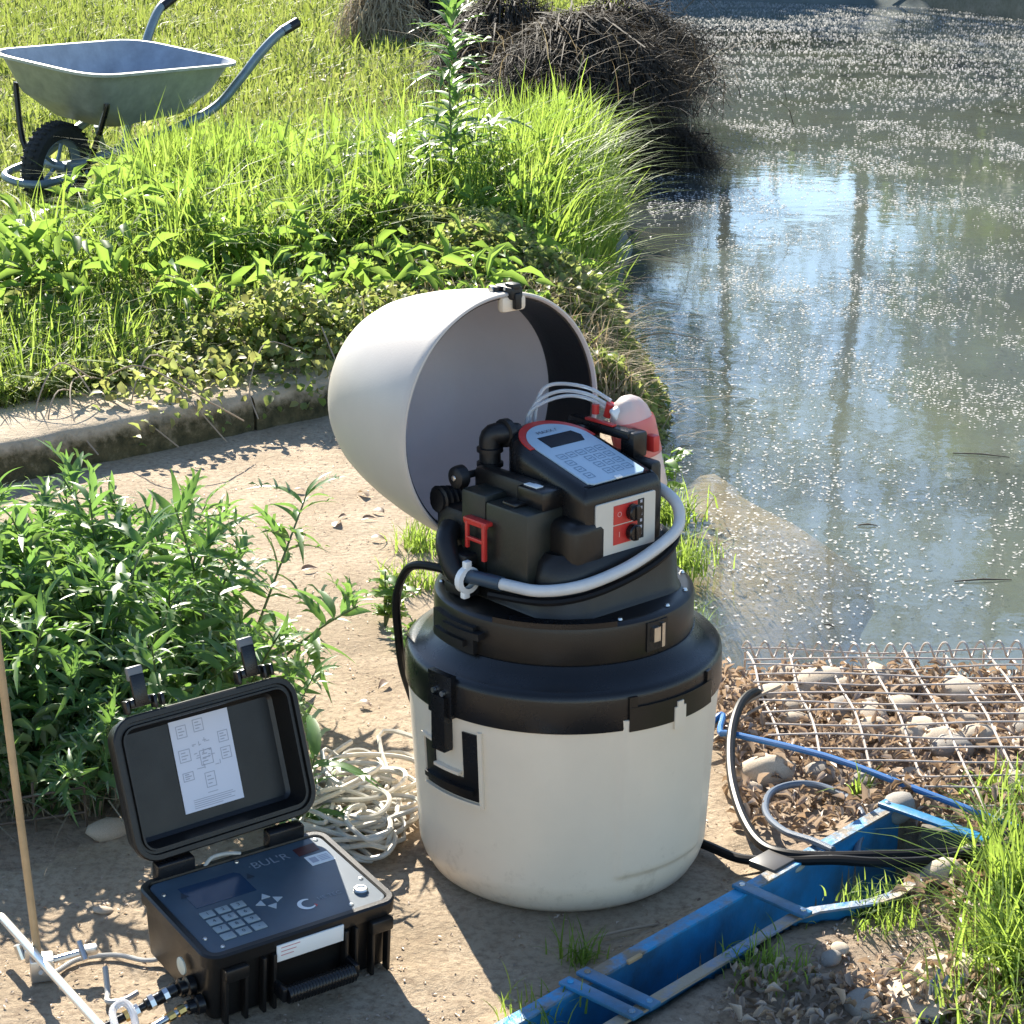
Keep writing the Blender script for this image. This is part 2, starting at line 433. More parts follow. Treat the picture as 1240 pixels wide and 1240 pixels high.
t = bar_m.node_tree; b = t.nodes['Principled BSDF']; src = b.inputs['Base Color'].links[0].from_socket   # silt colour lower down on the bar, doubling as the water's depth tint
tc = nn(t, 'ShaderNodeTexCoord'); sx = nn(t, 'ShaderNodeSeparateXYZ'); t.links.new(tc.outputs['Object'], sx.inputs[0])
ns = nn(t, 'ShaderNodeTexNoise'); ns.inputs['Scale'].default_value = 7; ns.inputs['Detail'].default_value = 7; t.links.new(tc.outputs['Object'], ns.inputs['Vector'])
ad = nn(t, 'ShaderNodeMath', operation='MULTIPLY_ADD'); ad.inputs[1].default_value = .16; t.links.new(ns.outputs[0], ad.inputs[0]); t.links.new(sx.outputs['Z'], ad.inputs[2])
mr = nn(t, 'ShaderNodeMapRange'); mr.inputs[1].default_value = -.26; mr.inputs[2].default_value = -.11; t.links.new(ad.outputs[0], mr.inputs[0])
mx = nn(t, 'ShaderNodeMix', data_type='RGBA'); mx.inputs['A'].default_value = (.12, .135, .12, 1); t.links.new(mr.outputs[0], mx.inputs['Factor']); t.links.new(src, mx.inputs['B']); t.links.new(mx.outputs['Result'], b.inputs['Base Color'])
# sandbar under the water
mb = MB(); n = 40; rings = []
for q in np.linspace(1, 0.02, 14):
    ring = []
    for k in range(n):
        a = 2 * math.pi * k / n
        rx = .36 * (1 + .18 * math.sin(2 * a + 1) + .1 * math.sin(5 * a)); ry = 1.02 * (1 + .1 * math.sin(3 * a))
        k_ = 1 + .30 * noise.noise(Vector((1.3 * math.cos(a), 1.3 * math.sin(a), 4.2))) + .10 * noise.noise(Vector((4 * math.cos(a), 4 * math.sin(a), 1.2)))
        x = .47 + rx * q * k_ * math.cos(a); y = 5.02 + 1.08 * ry * q * k_ * math.sin(a)
        ring.append((x, y, -.345 + .213 * (1 - q ** 2.6) + .012 * nz(x, y, 5) + .006 * nz(x, y, 14)))
    rings.append(ring)
mb.loft(rings, False, True)
tag(mb.build('sandbar', bar_m, ang=180), kind='structure')

# water
m = bpy.data.materials.new('pond_water'); m.use_nodes = True; t = m.node_tree; t.nodes.remove(t.nodes['Principled BSDF']); out = t.nodes['Material Output']
tc = nn(t, 'ShaderNodeTexCoord')
n1 = nn(t, 'ShaderNodeTexNoise'); n1.inputs['Scale'].default_value = 5; n1.inputs['Detail'].default_value = 5
n3 = nn(t, 'ShaderNodeTexNoise'); n3.inputs['Scale'].default_value = .9; n3.inputs['Detail'].default_value = 6; n3.inputs['Roughness'].default_value = .6
for q in (n1, n3): t.links.new(tc.outputs['Object'], q.inputs['Vector'])
bp = nn(t, 'ShaderNodeBump'); bp.inputs['Strength'].default_value = .04; bp.inputs['Distance'].default_value = .03; t.links.new(n1.outputs[0], bp.inputs['Height'])
lw = nn(t, 'ShaderNodeLayerWeight'); lw.inputs['Blend'].default_value = .5; t.links.new(bp.outputs[0], lw.inputs['Normal'])
pw = nn(t, 'ShaderNodeMath', operation='POWER'); pw.inputs[1].default_value = 5; t.links.new(lw.outputs['Facing'], pw.inputs[0])
fr = nn(t, 'ShaderNodeMath', operation='MULTIPLY_ADD'); fr.inputs[1].default_value = .98; fr.inputs[2].default_value = .02; t.links.new(pw.outputs[0], fr.inputs[0])   # same value from above and below the surface
gl = nn(t, 'ShaderNodeBsdfGlossy'); gl.inputs['Roughness'].default_value = .035; gl.inputs[0].default_value = (1, 1, 1, 1); t.links.new(bp.outputs[0], gl.inputs['Normal'])
df = nn(t, 'ShaderNodeBsdfDiffuse'); cr = nn(t, 'ShaderNodeValToRGB'); e = cr.color_ramp.elements
e[0].position = .38; e[1].position = .62; e[0].color = (.135, .165, .19, 1); e[1].color = (.155, .17, .13, 1)
t.links.new(n3.outputs[0], cr.inputs[0]); t.links.new(cr.outputs[0], df.inputs[0])
tp = nn(t, 'ShaderNodeBsdfTransparent'); tp.inputs[0].default_value = (.86, .89, .84, 1)
ma = nn(t, 'ShaderNodeMixShader'); ma.inputs[0].default_value = .30; t.links.new(tp.outputs[0], ma.inputs[1]); t.links.new(df.outputs[0], ma.inputs[2])
mbx = nn(t, 'ShaderNodeMixShader'); t.links.new(fr.outputs[0], mbx.inputs[0]); t.links.new(ma.outputs[0], mbx.inputs[1]); t.links.new(gl.outputs[0], mbx.inputs[2])
t.links.new(mbx.outputs[0], out.inputs[0])
left = [(xl(y) - .35, y) for y in np.linspace(3.74, 25.3, 60)]
poly = [(18.2, 3.74)] + [(18.2, 17.8)] + [(x, far_edge(x) + .15) for x in np.linspace(18, .8, 12)] + left[::-1]
me = bpy.data.meshes.new('pond_water'); me.from_pydata([(x, y, WZ) for x, y in poly], [], [tuple(range(len(poly)))]); me.update()
if me.polygons[0].normal.z < 0: me.flip_normals()
me.materials.append(m); o = bpy.data.objects.new('pond_water', me); C.objects.link(o); tag(o, kind='structure')

# kerb: three cast lengths with a sandy top and a mossy face
kerb = empty('kerb', (0, 0, 0)); tag(kerb, kind='structure')
def kerb_block(s0, s1, h):
    mb = MB(); n = 26; rings = []
    for k in range(n + 1):
        s = s0 + (s1 - s0) * k / n; p = K0 + KT * s; ring = []
        for (d, z) in ((.005, -.06), (.0, .03), (.004, .07), (.012, h - .012), (.03, h), (.18, h + .004), (.37, h), (.38, -.05)):
            q = p + KN * (d + .007 * nz(s * 3, z * 40 + d, 3) * (1 if d < .1 else .3))
            ring.append((q.x, q.y, z + (.006 * nz(s * 6, d * 9, 2) if z > .05 else 0)))
        rings.append(ring)
    mb.loft(rings); return mb.build('kerb_block', MATS['kerb_mix'], kerb, ang=60)
km = bpy.data.materials.new('kerb_mix'); km.use_nodes = True; t = km.node_tree; MATS['kerb_mix'] = km
b = t.nodes['Principled BSDF']; b.inputs['Roughness'].default_value = .95
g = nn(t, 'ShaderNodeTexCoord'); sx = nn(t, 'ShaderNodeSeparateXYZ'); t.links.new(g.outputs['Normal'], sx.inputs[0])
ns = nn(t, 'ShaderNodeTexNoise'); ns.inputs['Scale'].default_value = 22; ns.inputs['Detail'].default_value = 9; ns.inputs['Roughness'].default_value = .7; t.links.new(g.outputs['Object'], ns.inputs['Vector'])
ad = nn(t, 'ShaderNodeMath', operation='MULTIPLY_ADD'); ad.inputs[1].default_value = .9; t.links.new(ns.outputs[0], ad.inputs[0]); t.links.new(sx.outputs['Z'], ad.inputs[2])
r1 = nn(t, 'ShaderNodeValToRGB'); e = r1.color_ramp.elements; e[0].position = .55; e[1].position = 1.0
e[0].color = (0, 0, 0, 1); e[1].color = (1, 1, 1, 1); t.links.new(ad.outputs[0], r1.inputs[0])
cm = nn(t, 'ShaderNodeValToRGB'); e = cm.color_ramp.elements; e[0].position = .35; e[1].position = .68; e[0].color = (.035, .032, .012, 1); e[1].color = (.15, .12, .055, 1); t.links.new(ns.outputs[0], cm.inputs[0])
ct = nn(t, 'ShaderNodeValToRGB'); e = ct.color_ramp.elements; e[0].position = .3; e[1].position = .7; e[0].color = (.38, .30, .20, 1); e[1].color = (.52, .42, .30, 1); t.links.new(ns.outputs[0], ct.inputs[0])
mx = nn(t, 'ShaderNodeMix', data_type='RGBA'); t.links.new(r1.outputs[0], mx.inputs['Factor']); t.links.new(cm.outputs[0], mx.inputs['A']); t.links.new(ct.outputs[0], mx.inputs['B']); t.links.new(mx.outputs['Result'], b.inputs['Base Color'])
bp = nn(t, 'ShaderNodeBump'); bp.inputs['Strength'].default_value = .9; bp.inputs['Distance'].default_value = .015; t.links.new(ns.outputs[0], bp.inputs['Height']); t.links.new(bp.outputs[0], b.inputs['Normal'])
kerb_block(-2.6, -.962, .105); kerb_block(-.95, .30, .108); kerb_block(.31, 1.15, .10)

# far concrete bank edge
mb = MB(); mb.rbox((0, 0, .10), (8.0, 1.2, .50), .05, T(5.45, 23.4, 0) @ RZ(R(19.5 + 90)))
o = mb.build('concrete_edge', slab_m); tag(o, 'pale concrete edge along the far bank of the pond', 'concrete edge')

# ------------------------------------------------------------------ the water sampler
smp = empty('water_sampler', (.08, 2.995, 0), R(41.3), 'cream and black barrel water sampler with its round lid tipped open', 'water sampler')
def rb(z): return float(np.interp(z, [0, .012, .03, .05, .30, .37], [.196, .212, .222, .228, .2415, .2440]))
def emb(a, z):
    d = (math.degrees(a) - 270 + 540) % 360 - 180
    fx = sst(23.5, 21.5, abs(d)) if abs(d) > 20 else 1
    return .0065 * (1 - sst(21, 23.2, abs(d))) * sst(.062, .074, z)
cb_m = mat('cream_barrel', (.75, .64, .50), .40, var=.07, vscale=5, bump=.03, bscale=260, spec=.5, rvar=.06)
t = cb_m.node_tree; b = t.nodes['Principled BSDF']; src = b.inputs['Base Color'].links[0].from_socket      # dried mud splashes low on the drum, faint scuffs
tc = nn(t, 'ShaderNodeTexCoord'); sx = nn(t, 'ShaderNodeSeparateXYZ'); t.links.new(tc.outputs['Object'], sx.inputs[0])
n1 = nn(t, 'ShaderNodeTexNoise'); n1.inputs['Scale'].default_value = 38; n1.inputs['Detail'].default_value = 9; n1.inputs['Roughness'].default_value = .72; t.links.new(tc.outputs['Object'], n1.inputs['Vector'])
mr = nn(t, 'ShaderNodeMapRange'); mr.inputs[1].default_value = .0; mr.inputs[2].default_value = .16; mr.inputs[3].default_value = .12; mr.inputs[4].default_value = -.03; t.links.new(sx.outputs['Z'], mr.inputs[0])
ad = nn(t, 'ShaderNodeMath', operation='ADD'); t.links.new(n1.outputs[0], ad.inputs[0]); t.links.new(mr.outputs[0], ad.inputs[1])
cr = nn(t, 'ShaderNodeValToRGB'); e = cr.color_ramp.elements; e[0].position = .60; e[1].position = .74; e[0].color = (0, 0, 0, 1); e[1].color = (.30, .30, .30, 1); t.links.new(ad.outputs[0], cr.inputs[0])
mx = nn(t, 'ShaderNodeMix', data_type='RGBA'); mx.inputs['B'].default_value = (.36, .27, .18, 1); t.links.new(cr.outputs[0], mx.inputs['Factor']); t.links.new(src, mx.inputs['A']); t.links.new(mx.outputs['Result'], b.inputs['Base Color'])
barrel = MB()
zs = [0, .004, .012, .02, .03, .04, .05, .058, .062, .066, .070, .074, .08, .12, .18, .24, .28, .30, .33]
barrel.lathe([(.17, .0)] + [(rb(z), z) for z in zs] + [(.235, .331)], 240, rf=lambda a, z: emb(a, z) if z > .03 else 0, cap0=True)
body = barrel.build('barrel', cb_m, smp, ang=50)
collar = MB()
collar.lathe([(.2405, .316), (.2455, .314), (.2462, .317), (.2455, .362), (.2438, .369), (.2400, .3735), (.234, .376), (.222, .382), (.210, .391), (.2045, .3985), (.202, .4015), (.197, .4025)], 160)
col_o = collar.build('collar', blk, smp, ang=30)
ring = MB()
ring.lathe([(.1990, .400), (.2005, .404), (.2005, .452), (.199, .458), (.195, .462), (.188, .464), (.0, .464)], 128)
ring_o = ring.build('flange', blk_sat, smp, ang=30)
# notches and raised blocks of the collar
mb = MB(); cf = lambda z: .2455
mb.patch(250, 290, .3125, .350, (cf, -.002), .005, 14); mb.patch(250, 253, .350, .366, (cf, -.002), .004, 3); mb.patch(287, 290, .350, .366, (cf, -.002), .004, 3)
mb.build('collar_block', blk_sat, smp)
mb = MB(); mb.patch(268.0, 273.2, .300, .335, (cf, -.006), .0072, 4); mb.patch(269.2, 272.0, .335, .343, (cf, -.004), .0072, 3)
mb.build('barrel_tab', cream, smp)
# catch on the collar with strap down the side
mb = MB(); mb.patch(174.5, 186.5, .312, .378, (cf, -.004), .007, 5); mb.patch(178, 184.5, .258, .345, (cf, -.004), .013, 5)
lt = mb.build('latch', blk, smp)
mb = MB()
for az in (178.5, 183): mb.cyl((.253 * math.cos(R(az)), .253 * math.sin(R(az)), .350), (.2575 * math.cos(R(az)), .2575 * math.sin(R(az)), .350), .0042, 10)
mb.build('rivet', steel_m, lt)
# carrying handle in a recess
hf = lambda z: rb(z)
mb = MB()
mb.patch(167, 197, .175, .181, (hf, -.003), .0065, 10); mb.patch(165.8, 167.6, .175, .262, (hf, -.003), .005, 2); mb.patch(196.4, 198, .175, .300, (hf, -.003), .005, 2)
mb.patch(167.6, 175, .257, .262, (hf, -.003), .005, 3); mb.patch(175.2, 188.2, .222, .227, (hf, -.003), .009, 4)
hr = mb.build('handle_recess', cream, smp)
mb = MB()
mb.patch(168.2, 195.8, .184, .217, (hf, -.004), .003, 10); mb.patch(168.2, 174, .217, .254, (hf, -.004), .003, 3); mb.patch(189.5, 195.8, .217, .294, (hf, -.004), .003, 3)
mb.build('grip', blk, hr)
mb = MB(); mb.patch(169.5, 194.5, .196, .204, (hf, 0), .011, 10); mb.build('grip_bar', blk, hr)

# flange catches, bolts, rim lip
mb = MB()
mb.patch(264.5, 276.5, .410, .455, (lambda z: .2005, -.002), .0022, 5)
fl = mb.build('flange_catch', blk_soft, smp)
mb = MB(); mb.patch(267, 270.5, .425, .447, (lambda z: .2005, 0), .008, 3); mb.patch(272, 273.8, .413, .45, (lambda z: .2005, 0), .006, 3); mb.build('catch_lever', steel_m, fl)
mb = MB(); mb.patch(158, 188, .404, .446, (lambda z: .2005, -.002), .010, 8); mb.patch(163, 184, .414, .424, (lambda z: .2005, 0), .017, 8); mb.patch(170, 192, .43, .440, (lambda z: .2005, 0), .016, 8)
mb.build('hinge_bracket', blk_soft, smp)
for az in (205, 232, 253, 282, 305, 330, 20, 60, 100, 140):
    mb = MB(); mb.lathe([(.0, .0035), (.003, .003), (.0042, 0)][::-1], 10, T(.188 * math.cos(R(az)), .188 * math.sin(R(az)), .464)); mb.build('bolt', steel_m, smp)
mb = MB(); mb.patch(196, 250, .459, .4675, (lambda z: .18, 0), .0215, 14); mb.build('flange_lip', blk, smp)

# lower housing (rounded square), upper control box with sloped top
lower = MB(); po = rrect(-.138, -.146, .134, .125, .058, 8)
lower.loft([[(x, y, .463) for x, y in offset(po, .006)], [(x, y, .468) for x, y in offset(po, .004)], [(x, y, .474) for x, y in po], [(x, y, .520) for x, y in offset(po, -.003)], [(x, y, .545) for x, y in offset(po, -.010)], [(x, y, .556) for x, y in offset(po, -.022)]])
lower.build('housing', blk_sat, smp, ang=40)
ctl = empty('control_box', (0, 0, 0)); ctl.parent = smp
def zt(y): return .650 + .25 * (y + .13)
po = [(-.08, -.13), (.08, -.13)]
po = [(-.072, -.13), (.072, -.13), (.0777, -.1277), (.08, -.122)] + [(.08, -.06)] + [(.08 * math.cos(R(a)), .007 + .08 * math.sin(R(a))) for a in range(0, 181, 12)] + [(-.08, -.06), (-.08, -.122), (-.0777, -.1277)]
rings = [[(x, y, .50) for x, y in po], [(x, y, zt(y) - .022) for x, y in po]]
for dz, ins in ((.014, .001), (.007, .0045), (.0025, .009), (0, .016)):
    rings.append([(x, y, zt(y) - dz) for x, y in offset(po, -ins)])
mb = MB(); mb.loft(rings); cb = mb.build('control_shell', blk, ctl, ang=40)
mb = MB()   # side channel behind the battery
mb.rbox((-.092, .02, .60), (.03, .14, .10), .01); mb.rbox((.092, -.02, .60), (.024, .17, .12), .008)
mb.rbox((-.070, -.100, .555), (.070, .070, .10), .016, seg=3); mb.rbox((.088, -.06, .60), (.02, .05, .035), .007)
mb.build('side_cheek', blk_sat, ctl)
TP = frame((0, -.13, .650), (1, 0, 0), (0, .9701, .2425), (0, -.2425, .9701))
mb = MB()
redp = [(-.066, .138), (.066, .138)] + [(.066 * math.cos(R(a)), .142 + .066 * math.sin(R(a))) for a in range(0, 181, 9)]
mb.prism(redp, -.001, .0012, TP); mb.build('red_surround', red_m, ctl)
mb = MB()
fp = [(-.058, .020), (-.050, .014), (.050, .014), (.058, .020), (.058, .13)] + [(.058 * math.cos(R(a)), .137 + .058 * math.sin(R(a))) for a in range(0, 181, 9)] + [(-.058, .13)]
mb.prism(fp, -.001, .0024, TP, .0006); kp = mb.build('keypad', face_m, ctl)
mb = MB(); mb.prism([(-.034, .128), (.034, .128), (.041, .144), (.034, .160), (-.034, .160)], .0022, .0032, TP); mb.build('display', disp_m, ctl)
mb = MB(); mb.text("MAXX /'", .0115, TP @ T(-.004, .172, .0030)); mb.build('lettering', inkk_m, ctl)
mb = MB()
def outline(x0, y0, x1, y1, w, M, z):
    for a in ((x0, y0, x1, y0 + w), (x0, y1 - w, x1, y1), (x0, y0 + w, x0 + w, y1 - w), (x1 - w, y0 + w, x1, y1 - w)):
        mb.add([(a[0], a[1], z), (a[2], a[1], z), (a[2], a[3], z), (a[0], a[3], z)], [(0, 1, 2, 3)], M)
for j in range(4):
    for i in range(5):
        if i == 1 and j < 3: continue
        x = -.046 + i * .0195; y = .030 + j * .0205
        outline(x, y, x + .0145, y + .0145, .0011, TP, .0028)
        mb.add([(x + .004, y + .006, .0028), (x + .0105, y + .006, .0028), (x + .0105, y + .008, .0028), (x + .004, y + .008, .0028)], [(0, 1, 2, 3)], TP)
mb.build('key_print', ink_m, kp)
mb = MB(); mb.rbox((0, .0155, .003), (.012, .007, .003), .001, TP); mb.build('status_lamp', whitep_m, ctl)
# front plate with two red knob fields
FP = frame((0, -.1305, .59), (1, 0, 0), (0, 0, 1), (0, -1, 0))
mb = MB(); mb.prism(rrect(-.061, -.046, .061, .038, .003, 2), 0, .003, FP, .0006); plate = mb.build('front_plate', silver_m, ctl)
mat('pink', (.7, .35, .33), .5)
for y0, nm in ((.001, 0), (-.030, 1)):
    mb = MB(); mb.prism([(-.026, y0), (.022, y0), (.022, y0 + .029), (-.026, y0 + .029)], .003, .0042, FP); mb.build('red_field', red_m, plate)
    mb = MB()
    c = FP @ Vector((.0095, y0 + .0145, .0042)); d = Vector((0, -1, 0))
    mb.cyl(c, c + d * .012, .0125, 20, bev=.002); mb.rbox(c + d * .0125, (.005, .004, .022), .001); mb.build('knob', blk, plate)
    mb = MB(); mb.text('O' if nm == 0 else 'I', .012, FP @ T(-.015, y0 + .0145, .0046)); mb.build('lettering', MATS['red_plastic'] if False else MATS['pink'], plate)
mb = MB(); mb.prism([(.0235, -.030), (.036, -.030), (.036, .031), (.0235, .031)], .003, .0040, FP); st = mb.build('scale_strip', blk_soft, plate)
mb = MB()
for k in range(6):
    y = -.024 + k * .0098
    mb.add([(.0275, y, .0043), (.032, y, .0043), (.032, y + .0045, .0043), (.0275, y + .0045, .0043)], [(0, 1, 2, 3)], FP)
mb.build('scale_print', pen_m, st)

# battery box with red clip, on the left flank
bat = empty('battery_box', (0, 0, 0)); bat.parent = smp
mb = MB()
mb.rbox((-.114, -.036, .552), (.072, .094, .135), .005); mb.rbox((-.116, .04, .565), (.066, .056, .125), .005); bb = mb.build('battery_case', mat('battery_dark', (.016, .018, .014), .42, var=.3, vscale=18, bump=.05, bscale=200), bat)
mb = MB(); mb.rbox((-.098, -.052, .630), (.042, .058, .034), .005); mb.rbox((-.126, -.03, .6215), (.028, .03, .006), .002); mb.build('battery_cap', blk, bat)
mb = MB(); mb.rbox((-.104, -.045, .6478), (.014, .028, .002), .0005); mb.build('label_sticker', whitep_m, bat)
mb = MB()
X = -.151
mb.rbox((X - .005, .020, .588), (.016, .052, .007), .002); mb.rbox((X - .010, .0385, .565), (.006, .006, .042), .0015); mb.rbox((X - .010, .000, .560), (.007, .007, .058), .0015)
mb.rbox((X - .010, .019, .560), (.006, .036, .006), .0015); mb.rbox((X - .009, .02, .584), (.006, .05, .005), .001)
mb.build('release_clip', red_m, bat)

# black valve fittings behind the battery
mb = MB()
mb.tube(smoothpath([(-.072, .088, .60), (-.072, .090, .66), (-.070, .090, .688), (-.056, .080, .692), (-.03, .075, .688)], 4), .0165, 14)
for z in (.625, .645, .668): mb.lathe([(.0165, -.004), (.0205, -.003), (.0205, .003), (.0165, .004)], 16, T(-.072, .09, z))
mb.lathe([(.0165, -.006), (.022, -.005), (.022, .005), (.0165, .006)], 16, T(-.05, .079, .692) @ RY(R(90)))
mb.build('valve_elbow', blk_soft, smp)
mb = MB(); kM = T(-.128, .095, .634) @ RZ(R(0)) @ RY(R(-90))
mb.lathe([(.0, .012), (.012, .012), (.0165, .009), (.018, .003), (.018, -.006), (.006, -.008), (.005, -.05)], 24, kM); kn = mb.build('thumb_knob', blk_soft, smp)
mb = MB(); mb.lathe([(0, .0135), (.004, .0132), (.005, .0115)], 12, kM); mb.build('knob_screw', steel_m, kn)
mb = MB()
mb.tube(smoothpath([(-.10, .125, .585), (-.12, .128, .590), (-.145, .130, .592)], 5), .018, 12)
for k in range(5): mb.lathe([(.018, -.002), (.0225, 0), (.018, .002)], 14, T(-.10 - .01 * k, .126 + .001 * k, .586 + .0015 * k) @ RY(R(90)))
mb.rbox((-.11, .10, .53), (.07, .07, .12), .012); mb.build('pump_block', blk_soft, smp)
mb = MB()
for z in (.475, .50, .525): mb.rbox((-.158, .055, z), (.03, .05, .018), .004)
mb.tube(smoothpath([(-.15, .09, .56), (-.172, .075, .545), (-.178, .05, .51), (-.17, .03, .495)], 5), .017, 12)
mb.build('inlet_fitting', blk_soft, smp)
# milky hose sweeping round the front
hp = smoothpath([(-.175, .028, .505), (-.172, -.005, .508), (-.165, -.055, .510), (-.150, -.110, .512), (-.108, -.148, .519), (-.045, -.159, .528), (.015, -.159, .540), (.075, -.156, .560), (.098, -.148, .577), (.106, -.130, .600), (.105, -.085, .616), (.099, -.02, .620)], 6)
mb = MB(); mb.tube(hp, .0090, 12); mb.build('milky_hose', hose_m, smp)
mb = MB(); mb.tube(smoothpath([(-.168, -.02, .487), (-.140, -.125, .496), (-.045, -.153, .505), (.075, -.153, .536), (.138, -.108, .582)], 6), .006, 8); mb.build('hose_shade_strip', bhose_m, smp)  # dark strip modelled in place of the shade under the milky hose
mb = MB(); mb.tube(hp[:12], .0108, 12); mb.build('hose_sleeve', mat('sleeve_blue', (.03, .05, .075), .35), smp)
mb = MB(); Mr = frame((-.1755, .022, .500), (0, 0, 1), (1, 0, 0), (0, 1, 0))
mb.lathe([(.013, -.006), (.021, -.005), (.021, .005), (.013, .006)], 18, Mr); mb.rbox((-.176, .022, .524), (.012, .010, .012), .002); mb.rbox((-.18, .022, .477), (.012, .010, .010), .002); mb.build('hose_clamp', whitep_m, smp)
mb = MB(); mb.tube(smoothpath([(-.175, .05, .50), (-.178, .09, .502), (-.183, .15, .488), (-.178, .19, .43), (-.165, .205, .36), (-.145, .22, .29), (-.11, .24, .22)], 6), .0068, 10); mb.build('drain_hose', bhose_m, smp)
# dosing bottle with red closure and clear tubes at the back right
mb = MB(); Mb = T(.150, -.022, .600) @ RX(R(-10)) @ RY(R(-9)) @ Matrix.Scale(1.04, 4)
mb.lathe([(.0, -.02), (.028, -.02), (.032, -.01), (.033, .03), (.034, .075), (.0325, .095), (.028, .112), (.020, .125), (.010, .1315), (0, .133)], 28, Mb); bo = mb.build('dosing_bottle', bottle_m, smp)
mb = MB(); mb.lathe([(.0335, .040), (.0352, .042), (.0352, .080), (.0352, .092), (.0335, .098)], 28, Mb); mb.build('red_band', mat('red_clear', (.80, .22, .20), .35, trans=.45), bo)
mb = MB(); mb.rbox((.128, -.058, .672), (.014, .020, .026), .003); mb.build('red_clip', red_m, smp)
mb = MB(); mb.rbox((.088, .012, .690), (.020, .135, .016), .004); mb.rbox((.096, -.05, .676), (.03, .03, .04), .004); mb.rbox((.085, .055, .67), (.04, .05, .04), .006); dc = mb.build('dosing_carrier', blk, smp)
mb = MB(); mb.rbox((.083, .01, .6995), (.009, .062, .004), .001); mb.build('red_strip', red_m, dc)
for dx, dz in ((0, 0), (.010, .010), (-.006, -.007)):
    mb = MB(); mb.tube(smoothpath([(.02 + dx, .105, .66), (.024 + dx, .10, .715 + dz), (.055, .08 + dx, .738 + dz), (.09, .05, .735 + dz), (.115, .02, .715 + dz)], 7), .0028, 8); mb.build('clear_tube', clear_m, smp)
mb = MB(); mb.cyl((.112, .025, .70), (.112, .018, .722), .007, 12); mb.cyl((.096, .035, .705), (.096, .035, .72), .006, 12); mb.build('tube_joint', red_m, smp)
mb = MB(); mb.cyl((.103, .005, .705), (.13, -.01, .722), .011, 14, bev=.002); mb.build('bottle_neck', whitep_m, smp)

# lid, tipped back on its hinge so the mouth faces the front
LM = frame((.0, .142, .690), (-1, 0, 0), (0, 0, 1), (0, 1, 0))
lid = empty('lid', (0, 0, 0)); lid.parent = smp
mb = MB()
outp = [(.1965, -.004), (.1995, -.003), (.2005, 0), (.2003, .012), (.198, .05), (.190, .105), (.179, .16), (.167, .205), (.155, .240), (.142, .265), (.127, .284), (.108, .297), (.083, .3045), (.05, .3075), (0, .308)]
inp = [(.1965, -.004), (.1935, .0), (.193, .02), (.190, .06), (.184, .105), (.173, .16), (.160, .205), (.147, .236), (.134, .256), (.117, .274), (.09, .286), (0, .29)]
mb.lathe(outp, 128, LM); mb.build('lid_shell', mat('cream_sunlit_lid', (.52, .475, .425), .40, var=.09, vscale=4, bump=.03, bscale=260, rvar=.07), lid, ang=40)  # same plastic as the barrel, colour darkened to offset the direct sun
mb = MB(); mb.lathe(inp, 128, LM); mb.build('lid_lining', cream_in, lid, ang=40)
mb = MB(); mb.lathe([(.1935, .002), (.1905, .003), (.1895, .015), (.1855, .07), (.1825, .092), (.1845, .098)], 96, LM); mb.build('rim_liner', blk_soft, lid, ang=60)
mb = MB()
mb.rbox((-.020, .199, .010), (.024, .020, .042), .004, LM); mb.rbox((-.004, .200, .024), (.010, .016, .022), .003, LM); mb.rbox((-.020, .208, .000), (.016, .012, .022), .003, LM); mb.rbox((-.020, .187, -.010), (.013, .026, .010), .003, LM)
lc = mb.build('lid_catch', blk_soft, lid)
mb = MB(); mb.cyl(LM @ Vector((.001, .202, .024)), LM @ Vector((.004, .202, .024)), .005, 10); mb.cyl(LM @ Vector((-.036, .205, .004)), LM @ Vector((-.006, .205, .004)), .0025, 8); mb.build('catch_pin', steel_m, lc)
mb = MB(); mb.rbox((-.020, .182, .003), (.050, .026, .016), .007, LM); mb.build('lid_tab', cream, lid)
mb = MB(); mb.rbox((0, .198, .475), (.12, .03, .03), .006); mb.cyl((-.07, .175, .488), (.07, .175, .488), .009, 12); mb.build('lid_hinge', blk_soft, smp)

# ------------------------------------------------------------------ equipment case
case = empty('equipment_case', (-.413, 2.475, -.004), R(35), 'open black equipment case with a navy keypad panel on the path', 'equipment case')
case.rotation_euler = (R(5), 0, R(35))
CW, CD, CH = .292, .212, .118
mb = MB(); pl = rrect(0, 0, CW, CD, .018, 5)
mb.loft([[(x, y, .004) for x, y in offset(pl, -.012)], [(x, y, .010) for x, y in offset(pl, -.006)], [(x, y, .095) for x, y in pl], [(x, y, .097) for x, y in offset(pl, .006)], [(x, y, CH - .003) for x, y in offset(pl, .007)], [(x, y, CH) for x, y in offset(pl, .004)], [(x, y, CH) for x, y in offset(pl, -.004)], [(x, y, CH - .006) for x, y in offset(pl, -.006)]], True, True)
cbody = mb.build('case_body', blk_sat, case, ang=35)
for x in (.020, .050, .078, .094, .208, .224, .252, .278):
    mb = MB(); mb.rbox((x, -.006, .052), (.0055, .014, .088), .0015); mb.build('rib', blk_sat, case)
for x in (.035, .265):
    mb = MB(); mb.rbox((x, -.0105, .087), (.036, .012, .020), .003); mb.build('catch_block', blk_sat, case)
mb = MB(); mb.rbox((.151, -.0085, .094), (.106, .003, .026), .0008); sl = mb.build('spine_label', whitep_m, case)
mb = MB()
for k, w in ((0, .03), (1, .024), (2, .02)): mb.add([(.104, -.0102, .102 - k * .006), (.104 + w, -.0102, .102 - k * .006), (.104 + w, -.0102, .1035 - k * .006), (.104, -.0102, .1035 - k * .006)], [(0, 1, 2, 3)])
mb.build('label_print', mat('pink_print', (.55, .25, .25), .6), sl)
mb = MB()
mb.tube([(.100, -.034, .042), (.205, -.034, .042)], .0125, 14)
